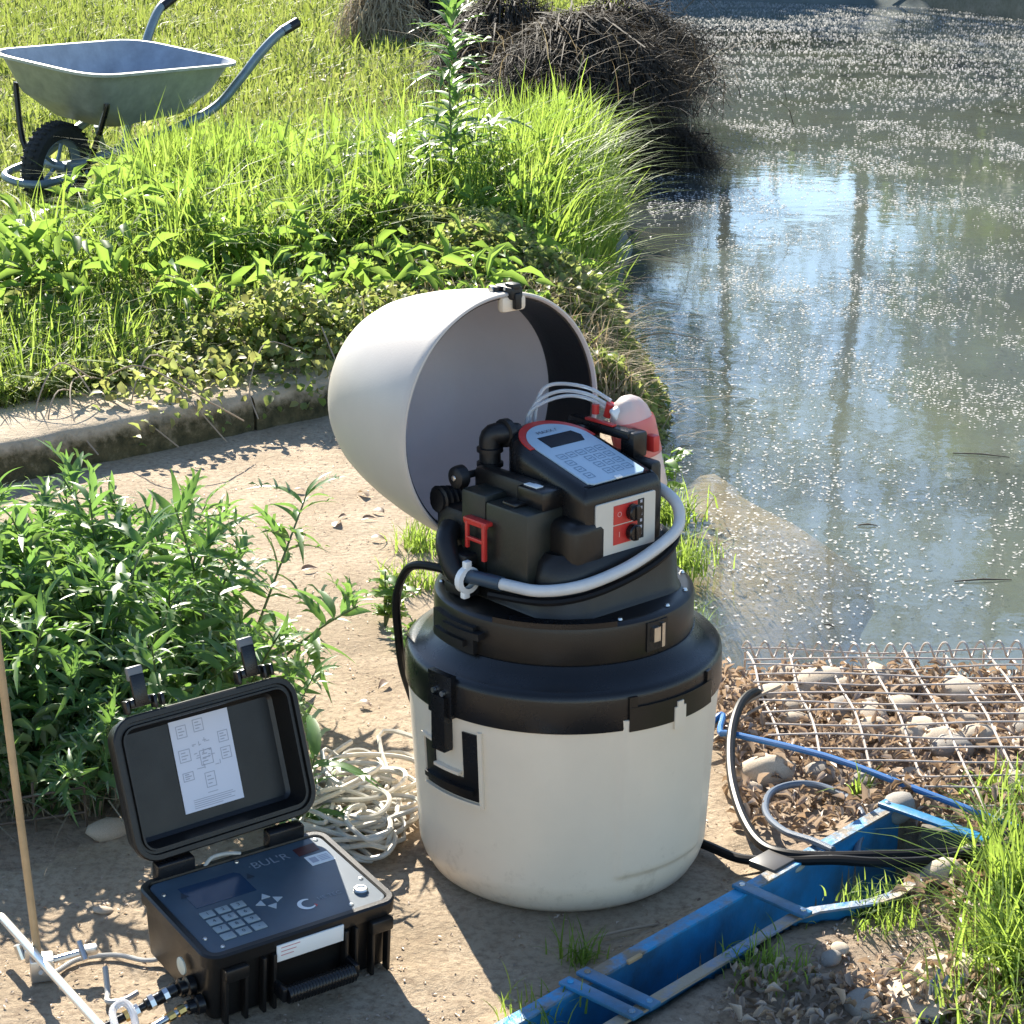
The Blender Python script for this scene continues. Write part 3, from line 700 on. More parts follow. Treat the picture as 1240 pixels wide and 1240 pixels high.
for k in range(20): mb.lathe([(.0125, -.0016), (.0139, 0), (.0125, .0016)], 12, T(.105 + k * .005, -.034, .042) @ RY(R(90)))
mb.rbox((.096, -.019, .044), (.009, .040, .022), .003); mb.rbox((.210, -.019, .044), (.009, .040, .022), .003)
mb.build('handle', blk, case)
PM = T(0, 0, CH - .006)
mb = MB(); mb.prism(rrect(.006, .006, CW - .006, CD - .006, .014, 5), 0, .0035, PM, .0008); panel = mb.build('panel', navy_m, case)
PZ = PM @ T(0, 0, .0037)
mb = MB(); mb.prism([(.040, .118), (.135, .118), (.135, .168), (.128, .176), (.040, .176)], 0, .0004, PZ); mb.build('display_window', navy2_m, panel)
for x0 in (.0325, .137):
    mb = MB(); mb.add([(x0, .150, .0006), (x0 + .013, .150, .0006), (x0 + .0065, .164, .0006)], [(0, 1, 2)], PZ); mb.build('display_mark', darkprint_m, panel)
digits = ['1', '2', '3', '4', '5', '6', '7', '8', '9', '.', '0', '-']
for k, ch in enumerate(digits):
    i, j = k % 3, k // 3
    x = .046 + i * .0240; y = .096 - j * .0205
    mb = MB(); mb.rbox((x, y, .0008), (.0195, .0150, .0022), .0008, PZ); kk = mb.build('key', key_m, panel)
    mb = MB(); mb.text(ch, .010, PZ @ T(x, y, .0022)); mb.build('key_digit', darkprint_m, panel)
for a in (0, 90, 180, 270):
    mb = MB(); mb.prism([(.0215, 0), (.0095, .0070), (.0095, -.0070)], 0, .0012, PZ @ T(.136, .083, 0) @ RZ(R(a))); mb.build('arrow_key', mat('arrow', (.42, .45, .46), .4) if 'arrow' not in MATS else MATS['arrow'], panel)
mb = MB(); mb.text("\u00b7BUL'R", .024, PZ @ T(.186, .176, .0004)); mb.build('lettering', print_m, panel)
mb = MB()   # ring-shaped emblem, open to the right
for a0, a1 in ((50, 320),):
    n = 22
    for k in range(n):
        q0, q1 = R(a0 + (a1 - a0) * k / n), R(a0 + (a1 - a0) * (k + 1) / n)
        w0 = .0045 * math.sin(math.pi * (k + .6) / (n + 1)) + .001; w1 = .0045 * math.sin(math.pi * (k + 1.6) / (n + 1)) + .001
        mb.add([((.0125 - w0) * math.cos(q0), (.0125 - w0) * math.sin(q0), 0), (.0135 * math.cos(q0), .0135 * math.sin(q0), 0), (.0135 * math.cos(q1), .0135 * math.sin(q1), 0), ((.0125 - w1) * math.cos(q1), (.0125 - w1) * math.sin(q1), 0)], [(0, 1, 2, 3)], PZ @ T(.178, .050, .0005))
mb.build('emblem', whitep_m, panel)
mb = MB(); mb.prism([(0.009, -.012), (.013, -.009), (.010, -.004)], 0, .0007, PZ @ T(.178, .050, 0)); mb.build('emblem_dot', red_m, panel)
mb = MB(); mb.text('HE TEC', .0115, PZ @ T(.217, .054, .0004)); mb.build('lettering', print_m, panel)
mb = MB(); mb.prism([(.236, .134), (.274, .134), (.274, .160), (.236, .160)], 0, .0006, PZ); stk = mb.build('sticker', whitep_m, panel)
mb = MB(); mb.add([(.240, .140, .0009), (.251, .140, .0009), (.251, .154, .0009), (.240, .154, .0009)], [(0, 1, 2, 3)], PZ)
for k in range(4): mb.add([(.254, .140 + k * .004, .0009), (.270, .140 + k * .004, .0009), (.270, .1415 + k * .004, .0009), (.254, .1415 + k * .004, .0009)], [(0, 1, 2, 3)], PZ)
mb.build('sticker_print', pen_m, stk)
mb = MB(); mb.prism([(.232, .166), (.268, .169), (.268, .190), (.232, .187)], 0, .0003, PZ); mb.build('red_print', mat('dull_red', (.06, .012, .012), .45), panel)
mb = MB(); mb.lathe([(.0105, 0), (.0105, .003), (.009, .005), (.006, .0052), (.0055, .004), (0, .004)], 20, PZ @ T(.262, .042, 0)); mb.build('power_button', steel_m, panel)
for x, y in ((.016, .172), (.016, .045), (.146, .199), (.232, .018), (.276, .196), (.279, .070), (.028, .016)):
    mb = MB(); mb.lathe([(.0035, 0), (.003, .0015), (0, .002)], 10, PZ @ T(x, y, 0)); mb.build('screw', steel_m, panel)
# case lid
clid = empty('case_lid', (.004, CD + .006, CH + .020)); clid.parent = case; clid.rotation_euler = (R(-23), 0, R(2.5))
# lid local: x along hinge, z up the lid, -y is the inside
LMx = frame((0, 0, 0.010), (1, 0, 0), (0, 0, 1), (0, -1, 0))     # plan x, plan y=up, depth to the inside
lo = rrect(0, 0, CW, CD - .012, .030, 6)
mb = MB()
ri = [[(x, y, -.042) for x, y in offset(lo, -.014)], [(x, y, -.036) for x, y in offset(lo, -.004)], [(x, y, -.004) for x, y in lo], [(x, y, -.002) for x, y in offset(lo, .006)], [(x, y, .006) for x, y in offset(lo, .006)], [(x, y, .008) for x, y in offset(lo, .004)], [(x, y, .008) for x, y in offset(lo, -.003)], [(x, y, .003) for x, y in offset(lo, -.0045)], [(x, y, .003) for x, y in offset(lo, -.008)], [(x, y, .0075) for x, y in offset(lo, -.009)], [(x, y, .0075) for x, y in offset(lo, -.012)], [(x, y, -.030) for x, y in offset(lo, -.018)], [(x, y, -.034) for x, y in offset(lo, -.024)]]
mb.loft(ri, True, True, LMx); ls = mb.build('lid_shell', blk_sat, clid, ang=22)
mb = MB(); PQ = LMx @ T(.149, .108, -.0335) @ RZ(R(-.5)) @ Matrix.Scale(.94, 4); mb.prism([(-.052, -.073), (.052, -.073), (.052, .073), (-.052, .073)], 0, .0012, PQ)
sh = mb.build('instruction_sheet', paper_m, clid); mb = MB()
bx = [(-.042, .044, -.024, .064), (-.012, .048, .006, .068), (.027, .022, .045, .040), (.027, -.005, .045, .014), (-.045, .006, -.025, .026), (-.045, -.024, -.026, -.010), (-.008, -.042, .010, -.018), (-.010, -.006, .012, .018)]
for a in bx:
    outline(*a, .0012, PQ, .0016)
    w = (a[2] - a[0]); hh = (a[3] - a[1])
    for k in range(3):
        y = a[1] + hh * (.22 + .24 * k); mb.add([(a[0] + w * .2, y, .0016), (a[0] + w * (.6 + .2 * ((k * 7) % 2)), y, .0016), (a[0] + w * (.6 + .2 * ((k * 7) % 2)), y + .0016, .0016), (a[0] + w * .2, y + .0016, .0016)], [(0, 1, 2, 3)], PQ)
for k in range(26):
    x = rnd.uniform(-.022, .024); y = rnd.uniform(-.014, .036); w = rnd.choice((.004, .007, .0012)); h = .0012 if w > .002 else .007
    mb.add([(x, y, .0016), (x + w, y, .0016), (x + w, y + h, .0016), (x, y + h, .0016)], [(0, 1, 2, 3)], PQ)
for k, w in enumerate((.018, .0, .07, .074, .066, .072, .05)):
    if w:
        y = -.050 - k * .0032; x = -.035 if w > .03 else -.008
        mb.add([(x, y, .0016), (x + w, y, .0016), (x + w, y + .0011, .0016), (x, y + .0011, .0016)], [(0, 1, 2, 3)], PQ)
mb.build('sheet_print', pen_m, sh)
for x in (.050, .232):
    mb = MB()
    mb.rbox((x, CD + .010, -.006), (.034, .014, .020), .003, LMx); mb.rbox((x, CD + .028, .004), (.022, .044, .008), .002, LMx)
    mb.rbox((x + .022, CD + .006, -.002), (.006, .020, .016), .002, LMx); mb.rbox((x - .022, CD + .006, -.002), (.006, .020, .016), .002, LMx); mb.rbox((x + .034, CD + .006, -.002), (.006, .018, .014), .002, LMx)
    la = mb.build('lid_latch', blk, clid)
    mb = MB(); mb.rbox((x, CD + .052, .000), (.024, .020, .010), .002, LMx); mb.build('latch_tip', mat('grey_tip', (.16, .16, .16), .4) if 'grey_tip' not in MATS else MATS['grey_tip'], la)
for x in (.055, .235):
    mb = MB(); mb.rbox((x, CD + .007, CH + .004), (.06, .022, .034), .004); mb.build('hinge', blk, case)
mb = MB(); mb.tube(smoothpath([(.10, CD - .001, CH - .002), (.115, CD + .004, CH + .006), (.14, CD + .006, CH + .004), (.16, CD + .002, CH)], 5), .0028, 8); mb.build('lid_stay', cable_m, case)
mb = MB(); fm = frame((-.004, .075, .062), (0, 1, 0), (0, 0, 1), (-1, 0, 0)); mb.lathe([(.013, 0), (.013, .002), (.011, .003), (0, .003)], 20, fm); mb.build('vent_plug', mat('plug_cream', (.55, .55, .45), .5), case)
# sockets on the left flank
for y, z in ((.050, .045), (.024, .030), (.07, .030)):
    mb = MB(); fm = frame((-.004, y, z), (0, 1, 0), (0, 0, 1), (-1, 0, 0)); mb.lathe([(.014, -.004), (.014, .006), (.010, .008), (.010, .018), (.007, .019), (0, .019)], 16, fm); mb.build('socket', blk, case)

CM = Matrix.Translation((-.413, 2.475, 0)) @ RZ(R(35))
def cw(x, y, z): return tuple(CM @ Vector((x, y, z)))
# sample lines with fittings leaving the case to the left
pr = empty('sensor_plug', cw(-.09, .04, .03), 0, 'black plug with brass and steel fittings beside the case', 'plug')
def rel(o, p): return tuple(Vector(p) - o.location)
def pline(a, b, t): return tuple(Vector(a) + (Vector(b) - Vector(a)) * t)
A, B = cw(-.022, .050, .044), cw(-.135, .060, .014)
mb = MB(); mb.cyl(rel(pr, A), rel(pr, pline(A, B, .42)), .009, 14, bev=.002); mb.cyl(rel(pr, pline(A, B, .42)), rel(pr, B), .0058, 12); mb.build('plug_body', blk, pr)
for tt, rr, mm in ((.12, .0105, steel_m), (.30, .0115, steel_m), (.50, .0095, steel_m), (.62, .0085, brass_m), (.78, .0068, steel_m)):
    mb = MB(); mb.cyl(rel(pr, pline(A, B, tt)), rel(pr, pline(A, B, tt + .06)), rr, 8); mb.build('fitting_nut', mm, pr)
pr2 = empty('metal_sample_tube', cw(-.09, .0, .02), 0, 'thin shiny metal tube with brass coupling at the case corner', 'tube')
A2, B2 = cw(-.02, .022, .030), cw(-.17, -.004, .012)
mb = MB(); mb.cyl(rel(pr2, A2), rel(pr2, B2), .0048, 12); mb.build('tube', steel_m, pr2)
for tt, rr in ((.05, .0075), (.16, .0068), (.44, .0085), (.52, .0070)):
    mb = MB(); mb.cyl(rel(pr2, pline(A2, B2, tt)), rel(pr2, pline(A2, B2, tt + .07)), rr, 8); mb.build('coupling', brass_m if tt < .5 else steel_m, pr2)
mb = MB(); mb.tube(smoothpath([(-.505, 2.36, .03), (-.525, 2.40, .045), (-.535, 2.435, .052), (-.522, 2.448, .055), (-.507, 2.43, .048), (-.495, 2.39, .03)], 7), .0052, 10)
tag(mb.build('clear_hose', clear_m), 'clear plastic hose bent in a tight loop at the bottom edge', 'hose')
mb = MB(); mb.tube(smoothpath([(-.500, 2.672, .05), (-.505, 2.65, .012), (-.53, 2.645, .006), (-.575, 2.66, .006), (-.625, 2.645, .008), (-.652, 2.60, .012), (-.663, 2.57, .03)], 7), .0035, 8)
tag(mb.build('grey_cable', gcable_m), 'thin grey cable arching from the black case to the clamp', 'cable')
mb = MB(); mb.tube(smoothpath([(-.575, 2.585, .030), (-.567, 2.555, .008), (-.562, 2.53, .008), (-.54, 2.53, .010), (-.523, 2.545, .013)], 7), .0042, 8)
tag(mb.build('short_cable', gcable_m), 'short grey cable curving from the thumbscrew to the black plug', 'cable')
# support stand: rod, clamp block, cross rod
st = empty('rod_stand', (-.672, 2.60, 0), 0, 'tan upright rod in a grey clamp block at the left edge', 'rod stand')
mb = MB(); mb.tube([(-.002, -.002, -.03), (.0, .0, .02), (-.030, .03, .50), (-.034, .036, .58)], .0058, 12); mb.build('upright_rod', wood_m, st)
mb = MB(); mb.rbox((.004, -.002, .022), (.034, .030, .034), .003, RZ(R(15))); mb.rbox((-.008, .012, .038), (.022, .02, .022), .003, RZ(R(15))); cbk = mb.build('clamp_block', alu_m, st)
mb = MB(); mb.cyl((.02, .004, .03), (.062, .018, .036), .005, 10); mb.rbox((.068, .020, .037), (.022, .016, .014), .004, RZ(R(20)) @ T(.004, -.024, 0)); mb.cyl((.054, .022, .05), (.066, .004, .03), .005, 10); mb.build('thumbscrew', alu_m, st)
mb = MB(); mb.cyl((-.025, .008, .03), (-.032, .012, .05), .006, 10); mb.build('set_screw', steel_m, st)
mb = MB(); mb.cyl((-.745, 2.690, .052), (-.54, 2.388, .052), .0062, 14, bev=.001)
tag(mb.build('bright_rod', chrome_m), 'shiny bare metal rod lying across the clamp block at bottom left', 'rod')
# loose wire frame in the dark behind, pale pebble
wf = empty('wire_frame', (-.80, 3.03, 0), 0, 'small dark wire frame half hidden under the leafy clump', 'wire frame')
for a, b in (((-.05, .02, .02), (.10, .05, .03)), ((-.05, .02, .06), (.10, .05, .075)), ((-.05, .02, 0), (-.05, .02, .07)), ((.02, .034, 0), (.02, .034, .09)), ((.10, .05, 0), (.10, .05, .10)), ((-.05, .02, .02), (-.02, -.05, .01))):
    mb = MB(); mb.cyl(a, b, .0024, 6); mb.build('wire', rust_m, wf)

# coil of pale cable behind the case
pts = []
cx, cy = -.265, 3.12
for k in range(34):
    a0 = rnd.uniform(0, 6.28); r1 = rnd.uniform(.035, .105); r2 = r1 * rnd.uniform(.5, 1.1); ox = cx + rnd.uniform(-.055, .055); oy = cy + rnd.uniform(-.11, .14)
    if k > 28: r1 = .035; r2 = .05; ox = -.235 + rnd.uniform(-.01, .01); oy = 2.98
    zb = .006 + .055 * rnd.random(); tl = rnd.uniform(-.25, .25); ph = rnd.uniform(0, 3.14)
    for q in range(9):
        a = a0 + q * .72
        x = r1 * math.cos(a); y = r2 * math.sin(a)
        pts.append((ox + x * math.cos(ph) - y * math.sin(ph), oy + x * math.sin(ph) + y * math.cos(ph), max(.005, zb + tl * x + .012 * rnd.random())))
mb = MB(); mb.tube(smoothpath(pts, 4), .0042, 6)
tag(mb.build('cable_coil', cable_m), 'tangled coil of pale cable on the path behind the black case', 'cable coil')

# ------------------------------------------------------------------ hoses on the right
def hose(name, pts, r, m, label, cat='hose', sub=8, n=10):
    mb = MB(); mb.tube(smoothpath(pts, sub), r, n); return tag(mb.build(name, m), label, cat)
hose('black_hose', [(.472, 3.56, .02), (.452, 3.54, .05), (.418, 3.47, .06), (.393, 3.38, .055), (.378, 3.28, .045), (.371, 3.16, .04), (.377, 3.04, .035), (.395, 2.95, .036), (.430, 2.91, .040), (.488, 2.897, .043), (.56, 2.893, .046), (.65, 2.90, .046), (.74, 2.92, .04), (.90, 2.98, .03)], .0085, bhose_m, 'black hose bowing around the gabion corner beside the barrel')
hose('black_cable', [(.24, 3.06, .012), (.31, 2.985, .018), (.363, 2.925, .024), (.439, 2.897, .036), (.50, 2.882, .045), (.56, 2.872, .046), (.64, 2.876, .046), (.72, 2.91, .045), (.80, 2.975, .045), (.95, 3.06, .03)], .0080, bhose_m, 'thick black cable running from under the barrel across the blue flume')
hose('grey_hose', [(.50, 2.905, .050), (.475, 2.945, .045), (.437, 3.0, .035), (.417, 3.075, .03), (.432, 3.15, .03), (.475, 3.185, .03), (.522, 3.177, .03), (.566, 3.12, .03), (.574, 3.05, .025), (.556, 3.0, .012), (.55, 2.97, .0)], .0062, ghose_m, 'glossy grey hose lying in one round loop by the flume')
hose('blue_pipe', [(.350, 3.43, .025), (.376, 3.455, .04), (.382, 3.447, .04), (.370, 3.375, .042), (.395, 3.358, .045), (.538, 3.252, .052), (.655, 3.140, .05), (.772, 3.03, .045), (.86, 2.95, .04)], .0058, bluehose_m, 'thin blue pipe stretched along the front of the stone gabion', 'pipe', 3)

# ------------------------------------------------------------------ blue flume
fl = empty('blue_flume', (TO.x, TO.y, 0), math.atan2(TD.y, TD.x), 'blue painted steel flume channel sunk in the soil below the barrel', 'flume')
# local: x along, -y across to the right wall
ZT = .034
ss = [-.45, -.2, 0, .2, .40, .46, .50, .54, .58, .62, .70, .80, TL]
def wall(side, inner, outer, z0, z1):
    mb = MB(); rings = []
    for s in ss:
        y0 = 0 if side < 0 else -flume_w(s)
        sg = 1 if side < 0 else -1
        rings.append([(s, y0 + sg * inner, z0), (s, y0 + sg * outer, z0), (s, y0 + sg * outer, z1), (s, y0 + sg * inner, z1)])
    mb.loft(rings); return mb
wall(-1, 0, .004, -.115, ZT).build('side_wall', blue_m, fl, 30); wall(1, 0, .004, -.115, ZT - .004).build('side_wall', blue_m, fl, 30)
wall(-1, -.001, .022, ZT, ZT + .004).build('top_flange', blued_m, fl, 30); wall(1, -.001, .018, ZT - .004, ZT).build('top_flange', mat('blue_paint_soiled', (.03, .19, .42), .6, col2=(.30, .25, .18), vscale=11, bump=.4, bscale=70, thr=(.36, .55)), fl, 30)
mb = MB(); mb.loft([[(s, 0, -.115), (s, -flume_w(s), -.115), (s, -flume_w(s), -.111), (s, 0, -.111)] for s in ss]); mb.build('floor_plate', blued_m, fl, 30)
for s, ang in ((.082, 0), (.118, 0), (.47, -2), (.86, 0)):
    w = flume_w(s)
    mb = MB(); mb.rbox((s, -w / 2 - .002, ZT + .0075), (.022, w + .056, .006), .0012, T(s, 0, 0) @ RZ(R(ang)) @ T(-s, 0, 0)); sp = mb.build('cross_strap', blue_m, fl)
    for y in (.014, -w - .018):
        mb = MB(); mb.lathe([(.005, 0), (.0045, .002), (0, .003)], 8, T(s, y, ZT + .0105)); mb.build('bolt', steel_m if s > .4 else blued_m, sp)
mb = MB(); mb.rbox((.575, .034, ZT + .002), (.06, .05, .012), .002, ); mb.build('level_plate', mat('dark_plate', (.06, .055, .05), .4), fl)
mb = MB(); mb.rbox((.20, -.002, ZT + .003), (.03, .006, .006), .001); mb.build('wood_wedge', wood_m, fl)
mb = MB(); mb.rbox((0, 0, -.01), (.16, .022, .07), .003, RZ(R(-14)))
o = mb.build('timber_board', timber_m); o.location = (.742, 3.02, 0); tag(o, 'dark weathered timber board at the far end of the blue flume', 'board')

# ------------------------------------------------------------------ stones
blobs = []
for k in range(6):
    bm = bmesh.new(); bmesh.ops.create_icosphere(bm, subdivisions=2, radius=1)
    sd_ = k * 13.7
    for v in bm.verts:
        q = v.co.copy(); v.co = q * (1 + .22 * noise.noise(q * 1.1 + Vector((sd_, 0, 0))) + .07 * noise.noise(q * 3.1 + Vector((0, sd_, 0))))
    me = bpy.data.meshes.new('stone'); bm.to_mesh(me); bm.free(); me.materials.append(stone_m if k % 3 else stone2_m)
    me.polygons.foreach_set('use_smooth', [True] * len(me.polygons)); blobs.append(me)
def stone(x, y, sx, sy, sz, label, group=None, sink=.35, k=None, z=None):
    o = bpy.data.objects.new('stone', blobs[rnd.randrange(6) if k is None else k]); C.objects.link(o)
    o.scale = (sx, sy, sz); o.rotation_euler = (rnd.uniform(-.2, .2), rnd.uniform(-.2, .2), rnd.uniform(0, 6.3))
    o.location = (x, y, (height(x, y) if z is None else z) + sz * (1 - 2 * sink))
    if label == GS: label, group = (('pale rounded stone under the wire along the pond side of the gabion', 'stones along the pond side of the gabion') if y > 3.58 else ('pale rounded stone under the wire near the blue pipe', 'stones near the blue pipe') if y < 3.40 else (GS, group))
    tag(o, label, 'stone', group); return o
GS = 'pale rounded stone under the wire in the middle of the gabion'
for k in range(52):
    x = rnd.uniform(.47, 1.25); y = rnd.uniform(3.22, 3.77)
    s = rnd.uniform(.014, .034)
    stone(x, y, s * rnd.uniform(1, 1.5), s, s * .7, GS, 'stones in the middle of the gabion', sink=.2)
for x, y, s in ((.58, 3.66, .055), (.70, 3.70, .045), (.53, 3.72, .04), (.86, 3.62, .05), (.66, 3.52, .045), (.98, 3.5, .05), (.78, 3.40, .045)): stone(x, y, s * 1.15, s * .8, s * .6, GS, 'stones in the middle of the gabion')
stone(.435, 3.26, .055, .035, .035, 'craggy pale stone left of the grey hose loop'); stone(.40, 3.21, .03, .022, .022, 'small pale stone just below the craggy stone')
stone(.640, 3.105, .042, .028, .026, 'smooth brown stone between the blue pipe and the flume end')
stone(.665, 2.865, .034, .028, .024, 'rounded tan stone at the right of the flume mouth', sink=.2); stone(.70, 2.77, .028, .022, .018, 'blocky tan stone by the grass below the flume mouth')
stone(.488, 2.525, .036, .026, .022, 'grey stone in shade at the bottom right', k=0); stone(.565, 2.545, .07, .04, .018, 'broad flat sandy stone at the bottom right', sink=.4)
stone(.62, 2.62, .06, .04, .014, 'flat pale stone half buried in sunny soil', sink=.45); stone(.425, 2.90, .03, .022, .012, 'pale pebble under the black hose beside the flume'); stone(.46, 2.64, .02, .015, .01, 'small greyish pebble on the shaded soil')
stone(-.62, 2.80, .016, .012, .006, 'pale flat pebble in shade left of the case'); stone(-.66, 3.06, .04, .03, .02, 'dark stone under the leafy clump behind the case', k=1)
SP = 'small loose pebble on the right hand soil'
for k in range(60):
    s_ = rnd.uniform(.15, 1); x = rnd.uniform(.2, .95); y = rnd.uniform(2.46, 3.1)
    v = Vector((x, y)) - TO
    if v.dot(TN) < .15: continue
    s = rnd.uniform(.005, .014); stone(x, y, s * 1.3, s, s * .7, SP, 'pebbles on the soil')

# gabion basket
gb = empty('gabion_basket', (.44, 3.78, .03), 0, 'rusty wire gabion basket over stones at the edge of the pond', 'gabion')
GX1 = 1.30
def gz(x, y): return .014 + .008 * noise.noise(Vector((x * 3, y * 3, 5))) + .022 * (1 - abs(y - 3.45) / .4)
def gp(x, y, z): return (x - .44, y - 3.78, z - .03)
k = 0; x = .462
while x < GX1:
    mb = MB(); x2 = x + .012 * rnd.uniform(-1, 1)
    ln = .795 - max(3.02, 3.385 - (x - .40) * .87) + 3.0
    mb.tube([gp(x + (x2 - x) * t + .003 * math.sin(t * 9 + k), 3.795 - t * ln, gz(x, 3.795 - t * ln) + .012 + .004 * math.sin(t * 7 + 2 * k)) for t in np.linspace(0, 1, 18)], .0024, 6); mb.build('wire', wire_m, gb); x += .0785; k += 1
y = 3.79
while y > 3.06:
    x0 = .452 if y > 3.34 else .452 + (3.34 - y) * 1.15
    mb = MB(); mb.tube([gp(x0 + (GX1 - x0) * t, y + .004 * math.sin(t * 7 + y * 40), gz(x0 + (GX1 - x0) * t, y) + .016 + .003 * math.sin(t * 11 + y * 60)) for t in np.linspace(0, 1, 22)], .0018, 6); mb.build('wire', wire_m, gb); y -= .049
mb = MB(); mb.tube([gp(.455 + (GX1 - .455) * t, 3.792 + .012 * math.cos(t * 150), gz(.455 + (GX1 - .455) * t, 3.79) + .016 + .016 * math.sin(t * 150)) for t in np.linspace(0, 1, 420)], .0024, 5); mb.build('spiral_wire', wire_m, gb)
for xx in np.arange(.46, GX1, .0785):
    mb = MB(); mb.tube([gp(xx, 3.796, gz(xx, 3.79) + .01), gp(xx, 3.80, -.14)], .0024, 6); mb.build('wire', wire_m, gb)

# ------------------------------------------------------------------ wheelbarrow
wbz = .065
wb = empty('wheelbarrow', (-1.74, 9.3, wbz), math.atan2(.85, .5), 'grey metal wheelbarrow with black tyre standing in the grass', 'wheelbarrow')
wb.rotation_euler = (0, 0, 0)
wb.matrix_basis = T(-1.74, 9.3, wbz) @ T(0, 0, .45) @ RY(R(4.5)) @ RX(R(5.5)) @ T(0, 0, -.45) @ RZ(R(58))
# local x: wheel (-) to handles (+); y left
def ring_tray(s, x0, x1, w0, w1, z0, z1, r=.09):
    pts = []
    cs = [(x1, -w1 / 2), (x1, w1 / 2), (x0, w0 / 2), (x0, -w0 / 2)]
    n = 6
    for i in range(4):
        p = Vector(cs[i]); a = Vector(cs[i - 1]); b_ = Vector(cs[(i + 1) % 4])
        da = (a - p).normalized() * r; db = (b_ - p).normalized() * r
        for k in range(n + 1):
            t = k / n; q = (p + da) * (1 - t) ** 2 + p * 2 * t * (1 - t) + (p + db) * t * t
            zz = z0 + (z1 - z0) * (q.x - x0) / (x1 - x0); pts.append((q.x, q.y, zz))
    return pts
rim = ring_tray(1, -.50, .46, .62, .64, .645, .585, .16); mid = ring_tray(1, -.40, .36, .52, .54, .47, .46, .12); bot = ring_tray(1, -.27, .26, .38, .40, .365, .37, .10)
lip = ring_tray(1, -.52, .48, .66, .68, .645, .585, .17); lip2 = ring_tray(1, -.52, .48, .66, .68, .633, .573, .17)
mb = MB(); mb.loft([bot, mid, rim, lip, lip2], True, False); mb.build('tray', galv_m, wb, ang=50)
def sh_(r, d, dz): return [(x * d, y * d, z + dz) for x, y, z in r]
mb = MB(); mb.loft([sh_(bot, .98, .006), sh_(mid, .985, .004), sh_(rim, .992, .001)], True, False); mb.build('tray_lining', galvin_m, wb, ang=50)
for s in (-1, 1):
    mb = MB(); mb.tube(smoothpath([(-.42, s * .09, .20), (-.2, s * .15, .245), (.1, s * .22, .31), (.34, s * .26, .385), (.47, s * .295, .50), (.57, s * .33, .615), (.67, s * .36, .70), (.76, s * .37, .73)], 6), .021, 12); hd = mb.build('handle', frame_m, wb)
    mb = MB(); mb.tube([(.68, s * .360, .704), (.78, s * .372, .738)], .0235, 12); mb.build('grip', blk_soft, hd)
    mb = MB(); mb.tube(smoothpath([(-.37, s * .262, .50), (-.375, s * .258, .46), (-.40, s * .20, .26), (-.40, s * .13, .18)], 4), .013, 8); mb.build('tray_strut', blk, wb)
    mb = MB(); mb.tube(smoothpath([(.40, s * .27, .31), (.34, s * .27, .16), (.30, s * .27, .02), (.24, s * .27, .0), (.12, s * .25, .24)], 5), .015, 10); mb.build('leg', frame_m, wb)
mb = MB(); mb.tube(smoothpath([(-.36, -.13, .18), (-.50, -.13, .17), (-.61, -.10, .16), (-.64, 0, .155), (-.61, .10, .16), (-.50, .13, .17), (-.36, .13, .18)], 6), .017, 10); mb.build('front_hoop', frame_m, wb)
wh = empty('wheel', (-.40, 0, .188)); wh.scale = (1.06, 1.1, 1.06); wh.parent = wb
WM = RX(R(90))
mb = MB(); mb.lathe([(.11 + .0, -.03), (.135, -.042), (.158, -.040), (.172, -.028), (.178, -.01), (.178, .01), (.172, .028), (.158, .040), (.135, .042), (.11, .03)], 40, WM)
for k in range(40):
    a = 2 * math.pi * k / 40
    for sgn in (-1, 1): mb.rbox((.176, 0, sgn * .017), (.010, .010, .026), .002, WM @ RZ(a + (.078 if sgn > 0 else 0)))
mb.build('tyre', tyre_m, wh)
mb = MB(); mb.lathe([(.112, -.032), (.116, -.030), (.10, -.012), (.09, 0), (.10, .012), (.116, .030), (.112, .032)], 32, WM); mb.lathe([(.022, -.06), (.022, .06)], 14, WM, cap0=True, cap1=True)
for k in range(5): mb.tube([(0, 0, 0), (.095 * math.cos(k * 1.2566), 0, .095 * math.sin(k * 1.2566))], .008, 6)
mb.build('rim', frame_m, wh)
mb = MB(); mb.cyl((-.40, -.14, .188), (-.40, .14, .188), .008, 8); mb.build('axle', steel_m, wb)

# ------------------------------------------------------------------ vegetation
def blades(name, P, Hh, width, bend, m, kind='stuff', label=None, parent=None, lean=None, cat=None, segs=3):
    """P (n,3) roots, Hh heights, bend sideways share"""
    n = len(P); a = rng.uniform(0, 2 * np.pi, n); d = np.stack([np.cos(a), np.sin(a), np.zeros(n)], 1)
    b = (.12 + rng.random(n) ** 1.3 * 1.25) * bend
    sidea = a + np.pi / 2 + rng.uniform(-.7, .7, n)
    side = np.stack([np.cos(sidea), np.sin(sidea), np.zeros(n)], 1)
    w = width * rng.uniform(.6, 1.3, n)
    Vv = []; 
    for k in range(segs + 1):
        t = k / segs
        c = P + d * (b * Hh * t ** 1.8)[:, None] + np.array([0, 0, 1.]) * (Hh * (t - .42 * np.minimum(b, 1.6) * t ** 2.6))[:, None]
        if lean is not None: c = c + lean * (t ** 1.6)
        if k < segs:
            ww = (w * (1 - .75 * t ** 1.5))[:, None] * side * .5
            Vv += [c - ww, c + ww]
        else: Vv.append(c)
    nvb = 2 * segs + 1
    Vs = np.stack(Vv, 1).reshape(-1, 3)
    f = []
    for k in range(segs - 1): f += [(2 * k, 2 * k + 1, 2 * k + 3), (2 * k, 2 * k + 3, 2 * k + 2)]
    f.append((2 * segs - 2, 2 * segs - 1, 2 * segs))
    F = (np.arange(n)[:, None, None] * nvb + np.array(f)[None]).reshape(-1, 3)
    o = mesh_np(name, Vs, F, m, parent)
    if parent is None: tag(o, label, cat, None, kind)
    return o

